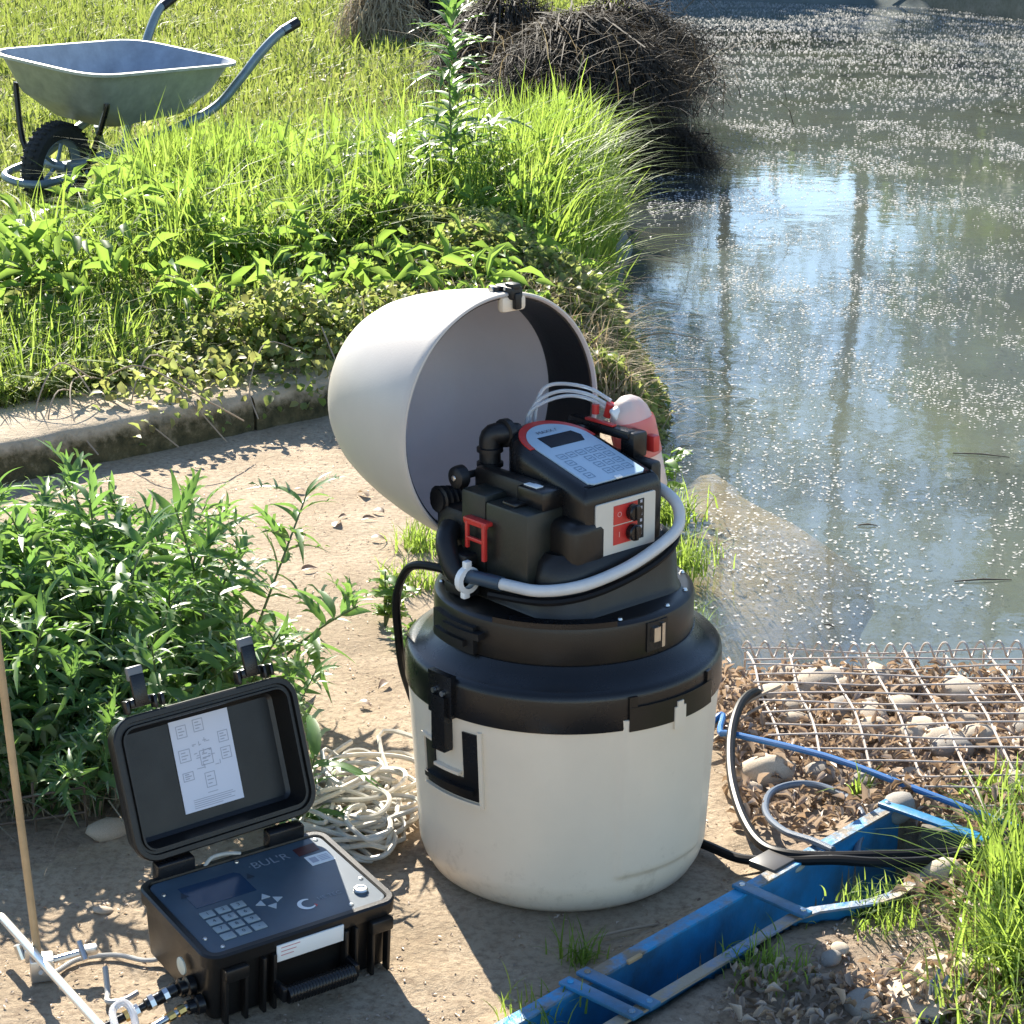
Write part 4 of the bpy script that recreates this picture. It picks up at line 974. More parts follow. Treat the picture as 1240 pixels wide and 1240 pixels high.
def leaves_np(name, P, size, m, up=.5, aspect=.55, parent=None, kind='stuff', label=None, fold=.18, cat=None):
    """small pointed folded leaves, 4 triangles each"""
    n = len(P)
    base = np.array([(0, 0, 0), (.25, -.42 * aspect, fold * .7), (.62, -.46 * aspect, fold), (1, 0, -.14), (.62, .46 * aspect, fold), (.25, .42 * aspect, fold * .7), (.5, 0, .02)])
    f = np.array([(0, 1, 6), (1, 2, 6), (2, 3, 6), (3, 4, 6), (4, 5, 6), (5, 0, 6)])
    a = rng.uniform(0, 2 * np.pi, n); tl = rng.normal(0, up, n); rl = rng.normal(0, up, n)
    ca, sa = np.cos(a), np.sin(a)
    ux = np.stack([ca * np.cos(tl), sa * np.cos(tl), np.sin(tl)], 1)
    s0 = np.stack([-sa, ca, np.zeros(n)], 1); nz_ = np.cross(ux, s0)
    uy = s0 * np.cos(rl)[:, None] + nz_ * np.sin(rl)[:, None]; uz = np.cross(ux, uy)
    S = size * rng.uniform(.55, 1.35, n)
    Vs = P[:, None, :] + S[:, None, None] * (base[None, :, 0, None] * ux[:, None] + base[None, :, 1, None] * uy[:, None] + base[None, :, 2, None] * uz[:, None])
    F = (np.arange(n)[:, None, None] * 7 + f[None]).reshape(-1, 3)
    o = mesh_np(name, Vs.reshape(-1, 3), F, m, parent)
    if parent is None: tag(o, label, cat, None, kind)
    return o

def sample(n, fx, ok):
    out = []
    while len(out) < n:
        x, y = fx()
        if ok(x, y): out.append((x, y, height(x, y)))
    return np.array(out)

def on_bank(x, y): return (kd(x, y) > .30 or (y > 6.0 and kd(x, y) > -.6)) and x < xl(y) - .12
def inview(x, y): return abs(x) < y * .27 + .25
def fy(y0, y1, p): return y0 + (y1 - y0) * rnd.random() ** p
def near_far(): 
    y = fy(4.4, 25, 2.0); return rnd.uniform(-.27 * y - .2, xl(y)), y
def clump(x, y, s, thr): return nz(x + 7, y, s) > thr
P = np.concatenate([sample(52000, near_far, on_bank), sample(16000, lambda: (lambda y: (rnd.uniform(-.75 * y - 1.5, -.27 * y), y))(fy(3.0, 22, 1.6)), on_bank)])
hh = np.clip(.05 + .015 * P[:, 1] ** .7 + rng.normal(0, .025, len(P)), .03, .2)
patch = np.array([nz(p[0], p[1], 1.3) + .5 * nz(p[0], p[1], 3.7) for p in P]); hh *= np.clip(1 + 1.0 * patch, .35, 2.0)
blades('bank_grass', P, hh, .0075 * np.clip(P[:, 1] / 6, 1, 2.6), .9, grass_m, label='bright short grass covering the bank', segs=2)
# straw in the turf
P = sample(7000, near_far, on_bank)
blades('dry_straw', P, rng.uniform(.03, .10, len(P)), .006 * np.clip(P[:, 1] / 6, 1, 2.4), 1.8, dead_m, label='dry straw lying among the bank grass', segs=2)
# tall lush grass in the middle of the bank
def tall_ok(x, y):
    if not on_bank(x, y) or kd(x, y) < .9: return False
    return (x > -1.45 or y < 7.0) and nz(x + 7, y, 2.1) + .6 * nz(x, y, 5.5) > -.12 + .25 * max(0, (y - 9)) - (.25 if x > -.5 else 0)
P = sample(13000, lambda: (rnd.triangular(-1.65, .5, -.15), rnd.uniform(6.4, 9.6)), tall_ok)
blades('tall_grass', P, np.clip(rng.normal(.29, .11, len(P)), .08, .58), .0105, 1.0, tallg_m, label='tall lush grass in the middle of the bank', segs=4)
P = sample(1500, lambda: (rnd.uniform(.0, .42), rnd.uniform(6.9, 9.4)), lambda x, y: x < xl(y) - .10)
blades('overhanging_grass', P, rng.uniform(.25, .48, len(P)), .010, .8, tallg_m, label='long arching grass overhanging the pond edge', segs=5, lean=np.array([.05, -.04, 0]))
P = sample(2300, lambda: (rnd.gauss(-1.2, .17), rnd.gauss(8.0, .35)), lambda x, y: on_bank(x, y) and x > -1.42)
blades('tall_grass', P, rng.uniform(.22, .46, len(P)), .010, .7, tallg_m, label='tall grass tufts in front of the wheelbarrow', segs=4)
P = sample(9000, near_far, on_bank); P[:, 2] += rng.uniform(.01, .07, len(P))
leaves_np('bank_herbs', P, .045, ivy_m, up=.5, aspect=.6, label='small broad leaved herbs in the bank grass')
# bramble / ivy ground cover over the kerb end and the bank front
def br_ok(x, y):
    d = kd(x, y)
    return (d > .20 and d < 1.5 + .5 * nz(x, y, 2) and on_bank(x, y)) or (5.82 < y < 7.4 and d > -.75 and x < xl(y) + .06)
def br_h(x, y):
    f = 1 - .75 * sst(-.2, -.7, ks(x, y)) * sst(1.0, .5, kd(x, y))
    return f * (.05 + .22 * max(0, min(1, .45 + .9 * nz(x + 3, y, 1.9) + .35 * nz(x, y, 5))) * sst(-1.5, -.5, x))
def br_fx():
    x = -1.75 + 2.25 * rnd.random() ** .62; return x, rnd.uniform(4.7, 7.5)
P = sample(40000, br_fx, br_ok)
top = np.array([br_h(p[0], p[1]) for p in P]); fr_ = 1 - rng.random(len(P)) ** 1.7 * .9
P[:, 2] += top * fr_
leaves_np('bramble_cover', P, .027, ivy_m, up=.65, aspect=.75, label='low bramble and ivy covering the front of the bank')
P = sample(3200, br_fx, lambda x, y: br_ok(x, y) and kd(x, y) < 1.1 and (x > -.5 or rnd.random() < .15))
blades('dead_stems', P, rng.uniform(.08, .26, len(P)), .0045, 1.7, dead_m, label='dry stems tangled in the brambles', segs=4)
P = sample(2500, lambda: (-.3 + .7 * rnd.random(), 5.75 + .7 * rnd.random()), lambda x, y: x < xl(y) - .06)
P[:, 2] += .12 * rng.random(len(P))
blades('dead_stems', P, rng.uniform(.04, .14, len(P)), .004, 1.8, dead_m, label='dry stems hanging over the bank foot behind the lid', segs=4)
P = sample(9000, lambda: (rnd.uniform(-1.75, -.35), rnd.uniform(4.9, 7.2)), lambda x, y: .34 + .35 * sst(-.3, -.7, ks(x, y)) < kd(x, y) < 2.0 and nz(x + 3, y, 3) > -.25 + .5 * sst(-.9, -.3, x))
blades('bank_front_grass', P, np.clip(rng.normal(.15, .05, len(P)), .05, .3), .008, 1.1, tallg_m, label='fresh green grass at the bank front behind the kerb', segs=3)
dr = []
for k in range(3000):
    q = rnd.uniform(-.42, 1.15); d = rnd.uniform(-.05, .40); p = K0 + KT * q + KN * d
    if rnd.random() > sst(-.30, .35, q) * (.35 + .65 * sst(-.02, .2, d)): continue
    dr.append((p.x, p.y, rnd.uniform(.02, .12) if d < .0 else .10 + .09 * rnd.random()))
leaves_np('kerb_ivy', np.array(dr), .030, ivy_m, up=.8, aspect=.75, label='ivy and bramble leaves hanging over the mossy kerb')
# individual bramble canes along the kerb
for k in range(16):
    s = rnd.uniform(-.3, 1.1); p = K0 + KT * s + KN * rnd.uniform(.1, .45); z = .10 + .1 * rnd.random()
    a = rnd.uniform(3.6, 5.6); L = rnd.uniform(.2, .42)
    pts = [(p.x, p.y, z), (p.x + .4 * L * math.cos(a), p.y + .4 * L * math.sin(a), z + .07 * rnd.random()), (p.x + .8 * L * math.cos(a + .3), p.y + .8 * L * math.sin(a + .3), z - .03), (p.x + L * math.cos(a + .5), p.y + L * math.sin(a + .5), max(.01, z - .10))]
    mb = MB(); mb.tube(smoothpath(pts, 5), [.0022] * 16, 5)
    tag(mb.build('bramble_cane', mat('cane', (.33, .25, .17), .7) if 'cane' not in MATS else MATS['cane'], smooth=True), 'thin bare bramble cane trailing over the mossy kerb', 'cane', 'canes trailing over the kerb')

# leafy weeds: prototypes with individual leaves
def leaf_mesh(name, L, W, lobes, curl, m):
    mb = MB(); n = 9; vs = []; fs = []
    for k in range(n + 1):
        t = k / n; w = W * (math.sin(math.pi * t ** .8) ** .8 if 0 < t < 1 else 0) * (.55 + .45 * (1 - t)) + .0012 * (1 - t)
        x = L * t; z = L * (.10 * math.sin(t * 2.4) - curl * t * t)
        vs += [(x, -w, z + w * .35), (x, 0, z), (x, w, z + w * .35)]
    for k in range(n):
        a = k * 3; fs += [(a, a + 3, a + 4, a + 1), (a + 1, a + 4, a + 5, a + 2)]
    mb.add(vs, fs)
    for q in range(lobes):
        t = .28 + .42 * q / max(1, lobes - 1); x = L * t; z = L * (.10 * math.sin(t * 2.4) - curl * t * t); l = L * (.30 - .10 * q / lobes); w0 = W * .55
        for sg in (-1, 1):
            dx = l * .72; dy = sg * l * .7
            mb.add([(x - w0, sg * W * .3, z), (x + w0, sg * W * .3, z), (x + dx * .6 - w0 * .3, sg * W * .3 + dy * .5, z + .1 * l), (x + dx * .6 + w0 * .9, sg * W * .3 + dy * .45, z + .1 * l), (x + dx, sg * W * .3 + dy, z - .05 * l)], [(0, 1, 3, 2), (2, 3, 4)])
    me = bpy.data.meshes.new(name); me.from_pydata(mb.v, [], mb.f); me.materials.append(m)
    me.polygons.foreach_set('use_smooth', [True] * len(me.polygons)); return me
LV = [leaf_mesh('leaf', .105, .0105, 0, .25, weed_m), leaf_mesh('leaf', .13, .0125, 2, .40, weed_m), leaf_mesh('leaf', .115, .0115, 3, .15, weed_m), leaf_mesh('leaf', .07, .0085, 0, .6, weed_m), leaf_mesh('leaf', .145, .0130, 3, .70, weed_m)]
def orient(p, az, el, roll, s):
    return Matrix.Translation(p) @ RZ(az) @ RY(-el) @ RX(roll) @ Matrix.Scale(s, 4)
def make_weed(hgt, nl, lean):
    root = empty('leafy_weed'); a = rnd.uniform(0, 6.28)
    pts = [(0, 0, -.02), (lean * .2 * math.cos(a), lean * .2 * math.sin(a), hgt * .4), (lean * .6 * math.cos(a), lean * .6 * math.sin(a), hgt * .75), (lean * math.cos(a), lean * math.sin(a), hgt)]
    sp = smoothpath(pts, 6); mb = MB(); mb.tube(sp, [.0038 * (1 - .6 * i / len(sp)) for i in range(len(sp))], 6); mb.build('stem', stem_m, root)
    for k in range(nl):
        t = .18 + .82 * (k / nl) ** .8; p = sp[min(len(sp) - 1, int(t * (len(sp) - 1)))]
        az = k * 2.4 + rnd.uniform(-.8, .8); el = rnd.uniform(-.2, .8) + .7 * max(0, t - .75) / .25
        o = bpy.data.objects.new('leaf', LV[rnd.randrange(5)]); C.objects.link(o); o.parent = root
        o.matrix_local = orient(p, az, el, rnd.uniform(-.8, .8), rnd.uniform(.6, 1.3) * (1.05 - .35 * t * t))
    return root
protos = [make_weed(rnd.uniform(.26, .39), 30, rnd.uniform(.06, .22)) for _ in range(6)]
used = set(); WL = 'lush leafy weed with long pointed leaves in the clump behind the case'; n = 0
spots = []
while len(spots) < 96:
    x = rnd.uniform(-1.45, -.45); y = rnd.uniform(3.06, 4.0)
    if ((x + .98) / .50) ** 2 + ((y - 3.52) / .48) ** 2 > 1: continue
    if min([(x - a) ** 2 + (y - b) ** 2 for a, b in spots] + [9]) < .0022: continue
    spots.append((x, y))
spots += [(-.40, 3.24), (-.44, 3.16)]
for i, (x, y) in enumerate(spots):
    o = protos[i] if i < 6 else copy_tree(protos[i % 6])
    dx, dy = x + .95, y - 3.52
    o.location = (x, y, height(x, y)); s = rnd.uniform(.8, 1.08) * ((1.0 if y < 3.75 else .82) if y > 3.25 else .62)
    out = math.atan2(dy, dx); tilt = .45 * min(1, math.hypot(dx, dy) / .5)
    ax = Vector((-math.sin(out), math.cos(out), 0))
    o.matrix_basis = Matrix.Translation(o.location) @ Matrix.Rotation(tilt, 4, ax) @ RZ(rnd.uniform(0, 6.28)) @ Matrix.Scale(s, 4)
    z_ = 'front' if y < 3.27 else 'left' if x < -1.02 else 'right' if x > -.68 else 'middle'
    tag(o, {'front': 'low leafy weed at the shaded foot of the clump right behind the case and rod', 'left': 'lush long leaved weed at the far left end of the clump', 'right': 'long leaved weed on the right flank of the clump leaning over the path', 'middle': 'lush long leaved weed in the thick middle of the clump'}[z_], 'weed', 'leafy weeds, %s of the clump' % z_)
P = sample(8500, lambda: (rnd.uniform(-1.5, -.45), rnd.uniform(3.08, 4.02)), lambda x, y: ((x + .98) / .50) ** 2 + ((y - 3.53) / .47) ** 2 < 1)
P[:, 2] += np.array([.36 * (1 - .6 * (((p[0] + .98) / .50) ** 2 + ((p[1] - 3.53) / .47) ** 2)) for p in P]) * rng.random(len(P)) ** .8
leaves_np('weed_undergrowth', P, .055, weed_m, up=.7, aspect=.26, label='dim inner leaves filling the leafy clump')
P = np.array([(rnd.uniform(-1.3, -.5), rnd.uniform(3.10, 3.5), 0) for _ in range(1400)])
blades('dead_undergrowth', P, rng.uniform(.06, .18, len(P)), .0035, 1.6, dead_m, label='brown dead stalks under the leafy clump', segs=4)

# small weeds and tufts, each its own thing
def tuft(x, y, n, h, w, spread, label, bend=.9, m=None, cat='grass tuft', name='grass_tuft', group=None):
    P = np.array([(rnd.gauss(0, spread), rnd.gauss(0, spread), 0) for _ in range(n)])
    root = empty(name, (x, y, height(x, y)), 0, label, cat, group)
    blades('blade_bunch', P, np.clip(rng.normal(h, h * .3, n), h * .3, h * 1.7), w, bend, m or tallg_m, parent=root, segs=4)['kind'] = 'stuff'
    return root
tuft(-.20, 4.52, 200, .07, .0035, .035, 'small bright grass tuft on the path under the lid')
tuft(-.22, 4.25, 130, .06, .004, .03, 'small thin grass tuft on the path left of the barrel')
tuft(.37, 4.66, 380, .09, .0042, .05, 'grass tuft at the water edge right of the control box'); tuft(.40, 4.45, 260, .075, .004, .035, 'low grass tuft leaning into the water behind the barrel'); tuft(.375, 5.0, 260, .10, .0045, .045, 'grass tuft at the water edge near the red bottle band')
tuft(.34, 4.25, 240, .07, .004, .03, 'short dark grass tuft between barrel and water')
tuft(.098, 2.66, 70, .045, .003, .016, 'tiny grass sprig in the barrel shadow'); tuft(.555, 2.77, 240, .035, .003, .032, 'low mat of grass on the soil below the flume')
tuft(.585, 3.17, 26, .06, .006, .008, 'small grass sprout beside the blue pipe'); tuft(.36, 2.60, 150, .04, .003, .03, 'sparse shaded grass at the right flume wall')
tuft(.775, 2.82, 300, .12, .005, .035, 'tall green grass tuft at the right edge by the flume mouth', 1.0); tuft(.745, 2.62, 420, .13, .005, .045, 'tall sunny grass tuft at the lower right corner', 1.0); tuft(.79, 2.97, 110, .09, .005, .03, 'loose grass tuft beside the timber board', 1.2)
tuft(.85, 3.16, 130, .07, .005, .04, 'grey green tuft at the right end of the gabion', 1.0); tuft(.66, 3.80, 60, .05, .005, .02, 'small grass sprig on the gabion edge')
tuft(.655, 2.50, 130, .07, .004, .05, 'short grass at the bottom right corner beside the cables'); tuft(.03, 2.46, 60, .035, .003, .03, 'tiny grass sprig at the near end of the flume')

bl = leaf_mesh('leaf', .055, .016, 2, .25, dock_m)
def herb(name, x, y, nst, h, nl, me, label, cat, s=1, z=None, group=None, spread=.5):
    root = empty(name, (x, y, height(x, y) if z is None else z), 0, label, cat, group)
    for q in range(nst):
        a = rnd.uniform(0, 6.28); hh_ = h * rnd.uniform(.6, 1); l = h * spread * rnd.uniform(.2, 1)
        sp = smoothpath([(0, 0, -.01), (l * .4 * math.cos(a), l * .4 * math.sin(a), hh_ * .55), (l * math.cos(a), l * math.sin(a), hh_)], 5)
        mb = MB(); mb.tube(sp, .0022 * s, 5); mb.build('stem', stem_m, root)
        for k in range(nl):
            t = .3 + .7 * k / nl; p = sp[int(t * (len(sp) - 1))]
            o = bpy.data.objects.new('leaf', me); C.objects.link(o); o.parent = root
            o.matrix_local = orient(p, k * 2.4 + rnd.uniform(-.4, .4), rnd.uniform(-.1, .6), rnd.uniform(-.4, .4), s * rnd.uniform(.7, 1.2))
    return root
herb('nettle', -.265, 4.02, 6, .12, 7, bl, 'small leafy nettle on the path left of the barrel', 'weed', .8)
herb('nettle', -.22, 3.88, 3, .06, 5, bl, 'low seedling weed close behind the barrel', 'weed', .6)
herb('water_weed', .40, 5.25, 4, .16, 6, bl, 'bright broad leaved weed by the water behind the bottle', 'weed', 1.0)
herb('leafy_sprig', -.345, 3.02, 2, .22, 7, LV[1], 'leafy sprig drooping over the cable coil beside the case lid', 'weed', .9, spread=.7)
dk = leaf_mesh('leaf', .26, .034, 0, .45, dock_m)
for (x, y, lab) in ((.0, 7.15, 'broad dock plant at the front of the tall grass'), (.22, 7.25, 'broad dock plant nearest the pond'), (-.22, 7.3, 'broad dock plant below the tall stalk'), (-1.62, 7.0, 'bright dock leaf plant in the shade below the wheelbarrow')):
    herb('dock_plant', x, y, 3, .16, 4, dk, lab, 'dock plant', .8)
o = herb('dock_plant', .36, 6.45, 1, .18, 2, dk, 'bright dock leaf standing out over the water', 'dock plant', .9)
# tall whorled plant in the middle of the bank
tp_ = herb('tall_stalk', -.215, 7.5, 1, .82, 1, LV[0], 'tall leafy stalk rising above the grass at the top', 'weed', 1.6, spread=.05)
for k in range(80):
    z = .25 + .57 * (k / 80); o = bpy.data.objects.new('leaf', LV[k % 3]); C.objects.link(o); o.parent = tp_
    o.matrix_local = orient((0, 0, z), k * 2.4, rnd.uniform(.0, .6) + (.5 if z > .74 else 0), 0, 1.75 - .6 * z)
for (x, y, z) in ((.195, 8.4, .36), (.245, 8.35, .35), (.225, 8.3, .31), (-2.15, 9.0, .15), (-2.2, 9.4, .15), (-.62, 6.15, .28)):
    root = empty('dandelion', (x, y, z), 0, {.195: 'left yellow flower of the pair near the pond', .245: 'right yellow flower of the pair near the pond', .225: 'yellow flower lowest by the pond bank', -2.15: 'yellow flower left of the barrow wheel', -2.2: 'yellow flower farther left behind the barrow wheel', -.62: 'small yellow flower among the brambles'}[x], 'flower')
    mb = MB(); mb.tube([(0, 0, -.2), (0, 0, 0)], .002, 5); mb.build('stem', stem_m, root)
    mb = MB()
    for k in range(12):
        a = k * .5236; mb.add([(0, 0, 0), (.022 * math.cos(a - .2), .022 * math.sin(a - .2), .006), (.026 * math.cos(a), .026 * math.sin(a), .008), (.022 * math.cos(a + .2), .022 * math.sin(a + .2), .006)], [(0, 1, 2, 3)])
    mb.build('flower_head', flower_m, root)

herb('tall_stalk', -.05, 7.7, 2, .50, 14, LV[1], 'leafy weed stalk right of the tallest stalk', 'weed', 1.4, spread=.3)
herb('tall_stalk', -.42, 7.6, 2, .46, 14, LV[2], 'leafy weed stalk left of the tallest stalk', 'weed', 1.4, spread=.3)
P = sample(3600, lambda: (rnd.uniform(-1.6, .3), rnd.uniform(6.0, 9.8)), lambda x, y: on_bank(x, y) and nz(x + 2, y, 2.4) > -.1); P[:, 2] += rng.uniform(.03, .26, len(P))
leaves_np('bank_docks', P, .095, dock_m, up=.6, aspect=.30, label='broad green weed leaves among the tall grass')
# dead sedge tussocks at the back
def tussock(x, y, rad, hgt, n, m, label, lean=(0, 0), core=True):
    z0 = height(x, y); root = empty('sedge_tussock', (x, y, z0), 0, label, 'sedge tussock')
    if core:
        bm = bmesh.new(); bmesh.ops.create_icosphere(bm, subdivisions=3, radius=1)
        for v in bm.verts:
            q = v.co.copy(); k = 1 + .25 * noise.noise(q * 2 + Vector((x, y, 0)))
            v.co = Vector((q.x * rad * .72 * k + lean[0] * .5, q.y * rad * .72 * k + lean[1] * .5, max(-.3, q.z) * hgt * .72 * k + .02))
        me = bpy.data.meshes.new('core'); bm.to_mesh(me); bm.free(); me.materials.append(m); o = bpy.data.objects.new('core', me); C.objects.link(o); o.parent = root
    # drooping fibres
    a = rng.uniform(0, 2 * np.pi, n); r0 = rad * .55 * np.sqrt(rng.random(n)); h0 = hgt * (1 - .45 * (r0 / (rad * .6)) ** 2) * rng.uniform(.55, 1.0, n)
    d = np.stack([np.cos(a), np.sin(a)], 1); reach = rad * rng.uniform(.35, 1.0, n)
    Vv = []; segs = 4; w = .005 * rng.uniform(.5, 1.6, n) * max(1, y / 8)
    sd2 = np.stack([-np.sin(a), np.cos(a), rng.uniform(-.5, .5, n)], 1)
    for k in range(segs + 1):
        t = k / segs
        rr = r0 + reach * (t ** .8)
        jit = rng.normal(0, .26 * rad * t, (n, 3))
        c = jit + np.stack([d[:, 0] * rr + lean[0] * (.3 + t * .8), d[:, 1] * rr + lean[1] * (.3 + t * .8), np.maximum(h0 * (1 + .3 * t - 1.25 * t * t) + .02 * rng.random(n), -.25)], 1)
        if k < segs: Vv += [c - sd2 * (w * (1 - .6 * t))[:, None] * .5, c + sd2 * (w * (1 - .6 * t))[:, None] * .5]
        else: Vv.append(c)
    nvb = 2 * segs + 1; f = []
    for k in range(segs - 1): f += [(2 * k, 2 * k + 1, 2 * k + 3), (2 * k, 2 * k + 3, 2 * k + 2)]
    f.append((2 * segs - 2, 2 * segs - 1, 2 * segs))
    o = mesh_np('fibres', np.stack(Vv, 1).reshape(-1, 3), (np.arange(n)[:, None, None] * nvb + np.array(f)[None]).reshape(-1, 3), m, root); o['kind'] = 'stuff'
    return root
tussock(.32, 11.7, .46, .62, 5200, brush_m, 'big dark dead sedge heap leaning over the pond', (.12, -.1))
tussock(.68, 11.7, .34, .36, 2800, brush_m, 'lower dark sedge heap nearest the water', (.10, -.12))
tussock(-.02, 12.6, .42, .74, 2600, brush_m, 'dark sedge heap behind the tall stalk', (0, 0))
tussock(.60, 13.2, .5, .62, 2600, brush_m, 'tall dark sedge heap farthest back by the pond', (.1, 0))
tussock(-1.0, 16.6, .30, .62, 1500, dead_m, 'pale tan sedge tussock at the top edge', (0, 0))
tussock(-.62, 16.9, .28, .60, 1200, brush_m, 'grey brown sedge tussock right of the tan one', (0, 0))
P = np.array([(rnd.gauss(.35, .38), rnd.gauss(11.9, .55), 0) for _ in range(1000)]); P[:, 2] = rng.uniform(.05, .5, len(P))
blades('loose_straw', P, rng.uniform(.12, .32, len(P)), .006, 2.6, MATS['dead_sedge'], label='loose dead stalks sticking out of the dark sedge heaps', segs=4)
P = np.array([(rnd.gauss(.3, .4), rnd.gauss(11.6, .5), 0) for _ in range(160)]); P[:, 2] = rng.uniform(.1, .55, len(P))
blades('pale_straw', P, rng.uniform(.15, .40, len(P)), .005, 2.4, dead_m, label='a few pale stalks on the dark sedge heaps', segs=4)
# bare twigs at the pond margin
TWL = 'thin bare twig reaching over the water beside the sedge'
for k in range(14):
    x, y = rnd.uniform(.75, 1.3), rnd.uniform(12.5, 18); z = rnd.uniform(.05, .45); a = rnd.uniform(-.9, .9); L = rnd.uniform(.25, .7)
    mb = MB(); mb.tube(smoothpath([(x, y, z), (x + .5 * L * math.cos(a), y + .5 * L * math.sin(a), z + .1), (x + L * math.cos(a), y + L * math.sin(a), z - .15 + .2 * rnd.random())], 5), [.0055 * (1 - .07 * i) for i in range(11)], 5)
    tag(mb.build('twig', bark_m), TWL, 'twig', 'twigs over the water')
TW2 = 'pale dry twig poking out of the bank over the water'
for (x, y, a, L, z) in ((.33, 7.2, .35, .28, .12), (.36, 6.7, .6, .25, .05), (.30, 7.0, .15, .3, .15), (.34, 6.5, -.3, .3, .02)):
    mb = MB(); mb.tube(smoothpath([(x, y, z), (x + .5 * L * math.cos(a), y + .5 * L * math.sin(a), z + .05), (x + L * math.cos(a), y + L * math.sin(a), z + .03)], 5), [.003 * (1 - .06 * i) for i in range(11)], 5)
    tag(mb.build('twig', MATS['cane']), TW2, 'twig', 'pale twigs at the bank edge')
for (x, y, a, L, lab) in ((1.27, 5.72, -.25, .16, 'dark floating twig near the right edge of the pond'), (.89, 5.05, .0, .05, 'short floating twig in the open water'), (1.05, 4.62, .1, .14, 'faint floating stick in the near water'), (.70, 4.33, -.5, .022, 'small dark floating bit near the gabion')):
    mb = MB(); mb.tube([(x, y, WZ + .003), (x + L * .5 * math.cos(a), y + L * .5 * math.sin(a), WZ + .006), (x + L * math.cos(a), y + L * math.sin(a), WZ + .002)], [.0016, .0024, .0012], 6); tag(mb.build('floating_twig', bark_m), lab, 'twig')
# tangle of cable ends bottom right
ct = empty('cable_ends', (.575, 2.50, .0), 0, 'bunch of dark cable ends on the soil at bottom right', 'cable ends')
for k in range(7):
    a = rnd.uniform(.3, 1.5); L = rnd.uniform(.04, .09); mb = MB(); x0, y0 = rnd.uniform(-.02, .02), rnd.uniform(-.03, .01)
    mb.tube(smoothpath([(x0, y0, .006), (x0 + L * .5 * math.cos(a), y0 + L * .5 * math.sin(a), .015), (x0 + L * math.cos(a), y0 + L * math.sin(a), .02 + .03 * rnd.random())], 4), .0026, 6); mb.build('cable_end', ghose_m, ct)
hose('long_twig', [(.12, 2.71, .006), (.18, 2.735, .008), (.25, 2.76, .006)], .0022, MATS['cane'], 'long thin dry twig lying in the barrel shadow', 'twig', 4, 6)
hose('root_stem', [(.35, 3.42, .02), (.42, 3.50, .04), (.50, 3.57, .05)], .004, MATS['cane'], 'dry brown stem crossing the left corner of the gabion', 'stem', 4, 6)
hose('root_stem', [(.34, 3.36, .02), (.42, 3.46, .035), (.485, 3.52, .045)], .003, MATS['cane'], 'thinner dry stem below the brown stem at the gabion', 'stem', 4, 6)

# leaf litter, path leaves, petals
def litter_ok(x, y):
    v = Vector((x, y)) - TO; s = v.dot(TD); w = v.dot(TN)
    if -.5 < s < TL + .03 and -.03 < w < flume_w(s) + .02: return False
    if x > .37 and y > 2.98 and y < 3.78 and (w > .0 or y > 3.05): return clump(x, y, 3, -.55)
    return w > .12 and clump(x, y, 5, -.02)
P = sample(6300, lambda: (rnd.uniform(.3, 1.3), rnd.uniform(2.46, 3.78)), litter_ok); P[:, 2] += rng.uniform(.001, .030, len(P))
leaves_np('leaf_litter', P, .024, litter_m, up=.6, aspect=.38, fold=.35, label='dead leaf litter over the soil and gabion stones')
P = sample(900, lambda: (rnd.uniform(.15, .8), rnd.uniform(2.46, 2.85)), lambda x, y: (Vector((x, y)) - TO).dot(TN) > .13); P[:, 2] += .003
leaves_np('fine_debris', P, .010, litter_m, up=.3, aspect=.4, label='fine dry debris on the soil')
P = sample(3200, lambda: (rnd.uniform(-1, .4), 2.45 + 3.2 * rnd.random() ** 1.6), lambda x, y: zone(x, y) == 'path'); P[:, 2] += .002
leaves_np('path_debris', P, .007, litter_m, up=.25, aspect=.45, label='tiny crumbs and bits scattered over the path')
dl = leaf_mesh('dry_leaf', .045, .011, 0, .3, litter_m)
DL = 'curled brown dead leaf lying on the path'
for k, (x, y) in enumerate(((-.36, 4.72), (-.33, 4.58), (-.42, 4.66), (-.30, 4.20), (-.47, 4.35), (-.40, 4.75), (-.52, 4.95), (-.31, 4.77), (-.29, 3.6), (-.24, 3.70), (-.36, 4.9))):
    o = bpy.data.objects.new('dry_leaf', dl); C.objects.link(o); o.matrix_basis = orient((x, y, .006), rnd.uniform(0, 6.28), .15, rnd.uniform(-.5, .5), rnd.uniform(.6, 1.1)); tag(o, DL, 'leaf', 'dead leaves on the path')

def petals(n, fx, dens):
    out = []
    while len(out) < n:
        x, y = fx()
        if x < xl(y) + .0 or y > far_edge(x) - .3 or y < 3.83: continue
        if rnd.random() < dens(x, y): out.append((x, y, WZ + .0025))
    return out
def dn(x, y):
    q = .5 + .9 * nz(x * 1.0, y * .6, 2.2) + .6 * nz(x, y * .6, 6)
    return max(.03, min(1, q * q * 1.1))
pp = petals(6200, lambda: (rnd.uniform(.3, 1.9), rnd.uniform(3.83, 8.5)), dn)
pp += petals(6500, lambda: (rnd.uniform(.4, 3), rnd.uniform(8, 13.5)), lambda x, y: dn(x, y) * .9)
pp += petals(21000, lambda: (rnd.uniform(.6, 6.5), rnd.uniform(13, 25)), lambda x, y: min(1, .15 + .85 * sst(13.2, 16, y + 1.2 * nz(x, y, .8))) * max(.12, .6 + .9 * nz(x * .35, y * 1.4, 1.6)))
P = np.array(pp); n = len(P)
a = rng.uniform(0, 2 * np.pi, n); s = rng.uniform(.0035, .0075, n) * np.clip(P[:, 1] / 9, .95, 1.7); asp = rng.uniform(.45, .95, n)
dx = np.stack([np.cos(a), np.sin(a), rng.uniform(-.15, .15, n)], 1) * s[:, None]; dy = np.stack([-np.sin(a), np.cos(a), rng.uniform(-.15, .15, n)], 1) * (s * asp)[:, None]
